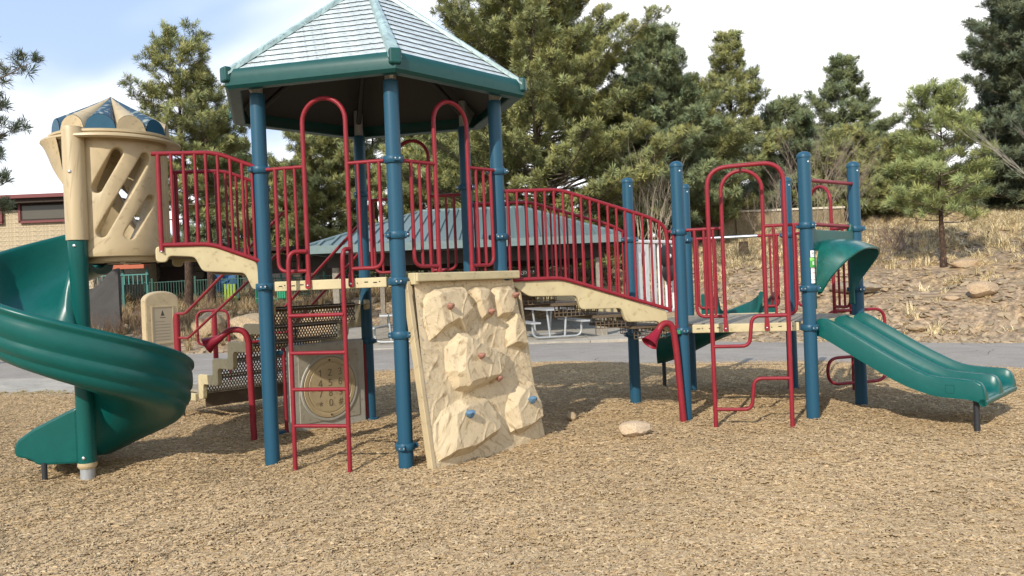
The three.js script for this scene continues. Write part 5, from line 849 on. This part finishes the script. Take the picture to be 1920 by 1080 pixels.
// ---------------------------------------------------------------- trees
const barkTex = noiseTex(256, 0.9, (u, v) => { const a = tn(u, v * 0.35, 30, 5, 111), b = tn(u, v, 8, 4, 113), c = sstep(0.1, 0.3, a); const k = 0.75 + 0.3 * b; return [lerp(0.40, 0.66, c) * k, lerp(0.31, 0.53, c) * k, lerp(0.25, 0.43, c) * k]; });
M.bark = std(0.55, 0.52, 0.50, 0.95, { map: barkTex }); M.barkWarm = std(0.62, 0.46, 0.36, 0.95, { map: barkTex }); M.twig = std(0.17, 0.135, 0.10, 0.95); M.bareTwig = std(0.30, 0.24, 0.19, 0.95);
function needleTuft(n, seed, len, spread) {
  const R = mulberry(seed), pos = [], nor = []; const w = 0.0085;
  for (let i = 0; i < n; i++) {
    const y0 = Math.pow(R(), 1.2) * 0.2, a = R() * 6.283, e = lerp(0.25, 1.25, Math.pow(R(), 0.8)) * spread, d = V(Math.cos(a) * Math.sin(e), Math.cos(e), Math.sin(a) * Math.sin(e)), L = len * (0.7 + R() * 0.5);
    const s = V(-Math.sin(a), (R() - 0.5) * 0.6, Math.cos(a)).normalize().multiplyScalar(w); const b = V(0, y0, 0), t = b.clone().add(d.clone().multiplyScalar(L)); t.y -= 0.02 * R();
    const m = b.clone().lerp(t, 0.55);
    pos.push(b.x - s.x * 0.6, b.y - s.y, b.z - s.z * 0.6, m.x + s.x, m.y + s.y, m.z + s.z, t.x, t.y, t.z, b.x - s.x * 0.6, b.y - s.y, b.z - s.z * 0.6, t.x, t.y, t.z, m.x - s.x, m.y - s.y, m.z - s.z);
  }
  const g = new THREE.BufferGeometry(); g.setAttribute('position', new THREE.Float32BufferAttribute(pos, 3)); g.computeVertexNormals(); return g;
}
const tufts = [needleTuft(44, 1, 0.2, 1.3), needleTuft(40, 2, 0.16, 1.4), needleTuft(40, 3, 0.22, 1.1)];
const needleM = new THREE.MeshStandardMaterial({ roughness: 0.8, side: THREE.DoubleSide });
function pine(name, label, o) {
  const { x, z, H, cb, R: CR, seed, tone = [0.115, 0.112, 0.034], dens = 1, kind = 0, tw = 1, lean = [0, 0], shape = 0.75, low = 0.25, trunkR = 0.16, warm = false, scale = 1, aim = null } = o;
  const R = mulberry(seed), gy = terrainY(x, z), t = thing(name, label, 'tree', [x, gy, z], 0, 'pine trees around the playground');
  const trunkAt = y => V(lean[0] * y + 0.12 * fbm2(y * 0.2, seed, 2), y, lean[1] * y + 0.12 * fbm2(y * 0.2, seed + 9, 2));
  const tp = range(-0.4, H * 0.985, 14).map(trunkAt); part('trunk', pipe(tp, tp.map((q, i) => Math.max(0.012, trunkR * (1 - Math.pow(clamp(q.y / H), 0.85) * 0.95) * (q.y < 0.3 ? 1.25 : 1))), 10), warm ? M.barkWarm : M.bark, t);
  const limbs = [], mats = [], col = [], up = V(0, 1, 0), q = new THREE.Quaternion(), sc = V(1, 1, 1), m4 = new THREE.Matrix4();
  const addTuft = (p, d) => { q.setFromUnitVectors(up, d); const s = (0.95 + R() * 0.55) * tw; q.multiply(new THREE.Quaternion().setFromAxisAngle(up, R() * 6.283)); mats.push(m4.compose(p, q, sc.set(s, s, s)).clone()); const b = 0.72 + R() * 0.55, w = R(); col.push([tone[0] * b * (0.92 + 0.2 * w), tone[1] * b, tone[2] * b * (1.1 - 0.3 * w)]); };
  const nl = Math.round((H - cb) * 14 * dens);
  for (let i = 0; i < nl; i++) {
    const f = (i + R()) / nl, y = cb + f * (H - cb) * 0.985, a = i * 2.39996 + R() * 0.9;
    const prof = Math.pow(1 - f, shape) * (low + (1 - low) * sstep(-0.1, 0.22, f)) * 1.05 + 0.05; const L = CR * prof * (0.62 + R() * 0.55) * (0.78 + 0.38 * sstep(-0.5, 0.55, n3(Math.cos(a) * 1.1 + seed, y * 0.45, Math.sin(a) * 1.1)));
    if (L < 0.12) { addTuft(trunkAt(y), V(R() - 0.5, 1.6, R() - 0.5).normalize()); continue; }
    const el0 = lerp(-0.12, 0.75, f) + (R() - 0.5) * 0.25, dir = V(Math.cos(a), 0, Math.sin(a)), P = []; const o0 = trunkAt(y);
    for (let k = 0; k <= 4; k++) { const s = k / 4; P.push(o0.clone().add(dir.clone().multiplyScalar(L * s * Math.cos(el0))).add(V((R() - 0.5) * 0.06 * L * s, L * s * Math.sin(el0) + 0.22 * L * s * s, (R() - 0.5) * 0.06 * L * s))); }
    const br = 0.011 + L * 0.0095; limbs.push(pipe(P, P.map((_, k) => br * (1 - k * 0.2)), 4, false));
    const pt = s => { const g = Math.min(3.999, s * 4), k = Math.floor(g); return P[k].clone().lerp(P[k + 1], g - k); };
    const nt = Math.max(3, Math.round(L * 4.4)); const clump = (p, d, n) => { for (let j = 0; j < n; j++) { const dd = V(d.x * 0.7 + (R() - 0.5) * 1.5, 0.55 + R() * 0.7 + d.y * 0.3, d.z * 0.7 + (R() - 0.5) * 1.5).normalize(); addTuft(p.clone().add(V((R() - 0.5) * 0.16, (R() - 0.5) * 0.1, (R() - 0.5) * 0.16).multiplyScalar(tw)), dd); } };
    clump(P[4], P[4].clone().sub(P[3]).normalize(), 3);
    for (let k = 0; k < nt; k++) {
      const s = lerp(0.34, 0.98, (k + R()) / nt), b = pt(s), sg = k % 2 ? 1 : -1, l = (0.2 + 0.3 * (1 - s) * L * 0.6 + R() * 0.25), da = sg * (0.6 + R() * 0.6); const d = V(Math.cos(a + da), 0.2 + R() * 0.5, Math.sin(a + da)).normalize(), e = b.clone().add(d.clone().multiplyScalar(l));
      limbs.push(pipe([b, e], [0.01, 0.006], 3, false)); clump(e, d, 3);
      if (l > 0.5) clump(b.clone().lerp(e, 0.6).add(V((R() - 0.5) * 0.3, 0.12, (R() - 0.5) * 0.3)), d, 2);
    }
  }
  part('limbs', mg(limbs), M.twig, t);
  const im = new THREE.InstancedMesh(tufts[kind], needleM, mats.length), c = new THREE.Color(); im.name = 'crown'; im.userData = { kind: 'stuff' }; im.castShadow = im.receiveShadow = true;
  mats.forEach((m, i) => { im.setMatrixAt(i, m); im.setColorAt(i, c.setRGB(...col[i])); }); t.add(im);
  return mats.length;
}
const OL = [0.255, 0.27, 0.105], GR = [0.185, 0.225, 0.112], BG = [0.14, 0.17, 0.10], YG = [0.25, 0.29, 0.11];
let nTuft = 0;
nTuft += pine('pine_tree', 'pine tree standing right behind the barrel tower', { x: -13.4, z: -33, H: 11.4, cb: 3.6, R: 3.0, seed: 21, tone: OL, dens: 0.52, trunkR: 0.2, shape: 0.62, low: 0.5, tw: 1.05 });
nTuft += pine('pine_tree', 'second slim trunk pine just behind the barrel tower pine', { x: -12.7, z: -33.6, H: 9.6, cb: 4.6, R: 2.4, seed: 22, tone: OL, dens: 0.6, trunkR: 0.19, shape: 0.7 });
nTuft += pine('pine_tree', 'dense pine seen through the arched railing left of the middle post', { x: -9.4, z: -42, H: 10.3, cb: 1.8, R: 3.2, seed: 23, tone: OL, dens: 1.15, shape: 0.6, tw: 1.25 });
nTuft += pine('pine_tree', 'tall thin bare trunked pine behind the middle of the roof', { x: -7.7, z: -46, H: 12.8, cb: 6.3, R: 2.6, seed: 24, tone: GR, dens: 0.55, warm: true, tw: 1.2, trunkR: 0.17 });
nTuft += pine('pine_tree', 'pine showing below the roof behind the climbing wall arch', { x: -3.4, z: -39, H: 8.6, cb: 1.2, R: 3.1, seed: 25, tone: OL, dens: 1.0, shape: 0.6, tw: 1.2 });
nTuft += pine('pine_tree', 'largest broad dense pine in the middle, taller than the frame', { x: 1.3, z: -33.5, H: 15.2, cb: 0.9, R: 5.6, seed: 26, tone: OL, dens: 1.35, shape: 0.6, low: 0.72, trunkR: 0.3, tw: 1.12, warm: true });
nTuft += pine('pine_tree', 'dark green pine overlapping the right side of the largest pine', { x: 6.6, z: -35, H: 9.7, cb: 1.2, R: 3.3, seed: 27, tone: GR, dens: 1.3, shape: 0.68, low: 0.6, tw: 1.1 });
nTuft += pine('pine_tree', 'lower olive pine behind the left post of the low deck', { x: 8.6, z: -37.5, H: 7.6, cb: 0.9, R: 2.9, seed: 28, tone: OL, dens: 1.4, shape: 0.6, low: 0.7, tw: 1.15 });
nTuft += pine('pine_tree', 'pointed pine rising above the red hoop climber', { x: 12.5, z: -44, H: 10.7, cb: 2.6, R: 2.3, seed: 29, tone: OL, dens: 0.65, shape: 0.85, tw: 1.3, trunkR: 0.22 });
nTuft += pine('pine_tree', 'open topped pine right of the front domed post', { x: 20.4, z: -48, H: 9.6, cb: 2.5, R: 3.0, seed: 30, tone: GR, dens: 0.7, shape: 0.95, tw: 1.35 });
nTuft += pine('pine_tree', 'young feathery pine with a bare lower trunk on the rocky slope', { x: 11.9, z: -21.8, H: 4.75, cb: 1.2, R: 1.12, seed: 31, tone: YG, dens: 1.15, kind: 2, shape: 0.62, low: 0.65, trunkR: 0.085, tw: 0.8 });
nTuft += pine('pine_tree', 'tall dark pine filling the top right corner', { x: 23.6, z: -34, H: 13.5, cb: 0.2, R: 3.3, seed: 32, tone: BG, dens: 1.2, shape: 0.55, low: 0.7, trunkR: 0.28, tw: 1.15 });
nTuft += pine('pine_tree', 'dark pine behind the young pine at the right edge', { x: 25.5, z: -38, H: 12.5, cb: 0.1, R: 3.4, seed: 42, tone: BG, dens: 1.0, shape: 0.55, low: 0.8, tw: 1.25 });
nTuft += pine('pine_tree', 'low bushy pine beside the right domed post', { x: 17.6, z: -41, H: 4.6, cb: 0.2, R: 2.1, seed: 33, tone: OL, dens: 1.3, shape: 0.6, low: 0.9, tw: 1.25 });
nTuft += pine('pine_tree', 'small pointed conifer in the gap on the right skyline', { x: 19.6, z: -40, H: 4.2, cb: 0.15, R: 1.5, seed: 34, tone: GR, dens: 1.6, shape: 0.95, low: 0.95, tw: 1.0 });
nTuft += pine('pine_tree', 'low olive pine left of the young pine', { x: 17.9, z: -35.5, H: 3.4, cb: 0.1, R: 1.7, seed: 35, tone: OL, dens: 1.6, shape: 0.65, low: 0.9, tw: 1.1 });
nTuft += pine('pine_tree', 'hazy pine behind the bare shrubs and the low deck', { x: 16.2, z: -46, H: 7.0, cb: 0.8, R: 2.4, seed: 36, tone: GR, dens: 0.9, shape: 0.6, low: 0.8, tw: 1.4 });
nTuft += pine('pine_tree', 'low pine in the background behind the stepped climber', { x: 10.8, z: -41, H: 5.6, cb: 0.8, R: 2.2, seed: 37, tone: BG, dens: 1.0, shape: 0.55, low: 0.8, tw: 1.3 });
nTuft += pine('pine_tree', 'pine whose branches reach in at the left frame edge', { x: -13.9, z: -18.6, H: 12.5, cb: 3.3, R: 2.4, seed: 38, tone: BG, dens: 0.42, shape: 0.3, low: 0.8, trunkR: 0.24, tw: 0.9 });
nTuft += pine('pine_tree', 'far pine between the middle posts above the shelter roof', { x: -5.6, z: -52, H: 9.5, cb: 2.0, R: 2.8, seed: 39, tone: GR, dens: 0.6, tw: 1.5 });
nTuft += pine('pine_tree', 'shaded pine behind the brown building and the left railing', { x: -17.5, z: -50, H: 9.0, cb: 1.2, R: 3.4, seed: 61, tone: GR, dens: 0.8, shape: 0.55, low: 0.8, tw: 1.5 });
nTuft += pine('pine_tree', 'lower pine filling the gap between the left railing and the first post', { x: -13.6, z: -47, H: 6.6, cb: 0.6, R: 3.2, seed: 62, tone: OL, dens: 0.95, shape: 0.5, low: 0.9, tw: 1.4 });
{
  // the wood beyond the crest, one mass far behind
  const R = mulberry(818), N = 15000, im = new THREE.InstancedMesh(tufts[0], needleM, N), o = new THREE.Object3D(), c = new THREE.Color(); im.name = 'far_woods'; im.userData = { label: 'distant dark wood beyond the crest of the slope', category: 'woods', kind: 'stuff' }; im.castShadow = im.receiveShadow = true;
  for (let i = 0; i < N; i++) { const x = lerp(-55, 75, R()), z = lerp(-72, -58, R()), h = 2.6 + 2.4 * Math.max(0, n2(x * 0.16, 5)) + 1.2 * n2(x * 0.6, 9); o.position.set(x, terrainY(x, z) + Math.pow(R(), 0.8) * Math.max(1.2, h), z); o.rotation.set((R() - 0.5) * 1.6, R() * 6.3, (R() - 0.5) * 1.6); o.scale.setScalar(2.2 + R() * 1.6); o.updateMatrix(); im.setMatrixAt(i, o.matrix); const b = 0.7 + R() * 0.5; im.setColorAt(i, c.setRGB(0.15 * b, 0.17 * b, 0.085 * b)); }
  scene.add(im);
}
// bare shrubs and saplings
function bareShrub(name, label, x, z, h, stems, spread, seed, mat = M.bareTwig, thick = 0.012, depth = 3, group) {
  const R = mulberry(seed), geos = []; const grow = (p, d, L, r, k) => { const mid = p.clone().add(d.clone().multiplyScalar(L * 0.5)).add(V((R() - 0.5) * 0.1 * L, 0, (R() - 0.5) * 0.1 * L)), e = p.clone().add(d.clone().multiplyScalar(L)); geos.push(pipe([p, mid, e], [r, r * 0.8, r * 0.55], k > 1 ? 5 : 3, false)); if (k <= 0) return; const n = 3 + Math.floor(R() * 2); for (let i = 0; i < n; i++) { const s = 0.35 + 0.65 * (i + R()) / n, b = p.clone().lerp(e, s), dd = d.clone().add(V((R() - 0.5) * 1.3, R() * 0.35, (R() - 0.5) * 1.3)).normalize(); grow(b, dd, L * (0.45 + R() * 0.25), r * 0.55, k - 1); } };
  for (let i = 0; i < stems; i++) { const a = R() * 6.283, s = spread * Math.sqrt(R()); grow(V(Math.cos(a) * 0.12 * stems ** 0.5, -0.1, Math.sin(a) * 0.12 * stems ** 0.5), V(Math.cos(a) * s, 1, Math.sin(a) * s).normalize(), h * (0.45 + R() * 0.25), thick, depth); }
  const t = thing(name, label, 'shrub', [x, terrainY(x, z), z], 0, group); part('branches', mg(geos), mat, t); return t;
}
bareShrub('bare_sapling', 'pale bare sapling behind the far left post of the low deck', 5.2, -30, 4.6, 9, 0.28, 51, std(0.42, 0.36, 0.27, 0.95), 0.02);
bareShrub('bare_shrub', 'tall tangle of bare twigs behind the low deck', 12.9, -34, 4.2, 8, 0.5, 52, M.bareTwig, 0.014);
bareShrub('bare_shrub', 'bare twiggy shrub behind the right front domed post', 14.4, -35, 3.8, 8, 0.5, 53, M.bareTwig, 0.014);
bareShrub('bare_shrub', 'bare twiggy shrub in front of the tan panel fence', 10.6, -33, 3.0, 7, 0.6, 54, M.bareTwig, 0.013);
bareShrub('bare_sapling', 'bare grey tree reaching in at the right frame edge', 14.4, -19.5, 5.0, 7, 0.6, 55, std(0.34, 0.30, 0.25, 0.95), 0.017);
bareShrub('brush_shrub', 'dense purple grey brush left of the young pine', 11.1, -24.5, 1.35, 26, 0.8, 56, std(0.20, 0.155, 0.13, 0.95), 0.009, 3);
bareShrub('brush_shrub', 'rust brown brush beside the young pine trunk', 12.7, -25, 0.9, 18, 0.9, 57, std(0.24, 0.15, 0.10, 0.95), 0.008, 3);
bareShrub('brush_shrub', 'olive brush on the slope right of the young pine', 14.5, -22.5, 0.9, 20, 1.0, 58, std(0.17, 0.16, 0.085, 0.95), 0.009, 3);
bareShrub('brush_shrub', 'scrubby green brush at the right edge of the slope', 14.4, -19.6, 0.8, 18, 0.9, 59, std(0.20, 0.18, 0.09, 0.95), 0.009, 3);
bareShrub('brush_shrub', 'grey green brush seen through the red hoop', 8.2, -28.5, 0.9, 22, 1.0, 60, std(0.17, 0.15, 0.09, 0.95), 0.009, 3);
bareShrub('brush_shrub', 'brown weeds in front of the dark grey wall', -12.4, -25, 1.1, 26, 0.9, 61, std(0.20, 0.12, 0.07, 0.95), 0.008, 3);
bareShrub('brush_shrub', 'brown weeds behind the notice board', -11.0, -26.5, 1.0, 24, 0.9, 62, std(0.22, 0.14, 0.08, 0.95), 0.008, 3);
bareShrub('bare_sapling', 'leafless sapling in front of the cream building', -17.0, -31, 3.2, 5, 0.5, 63, M.bareTwig, 0.016);
{
  const x = 8.8, z = -30, t = thing('tree_stump', 'weathered grey tree stump on the grassy slope', 'stump', [x, terrainY(x, z), z]); part('stump', lathe([[0.26, -0.2], [0.2, 0.1], [0.17, 0.45], [0.16, 0.56], [0.1, 0.54], [0.001, 0.5]], 14), M.bark, t);
}
renderer.render(scene, camera);
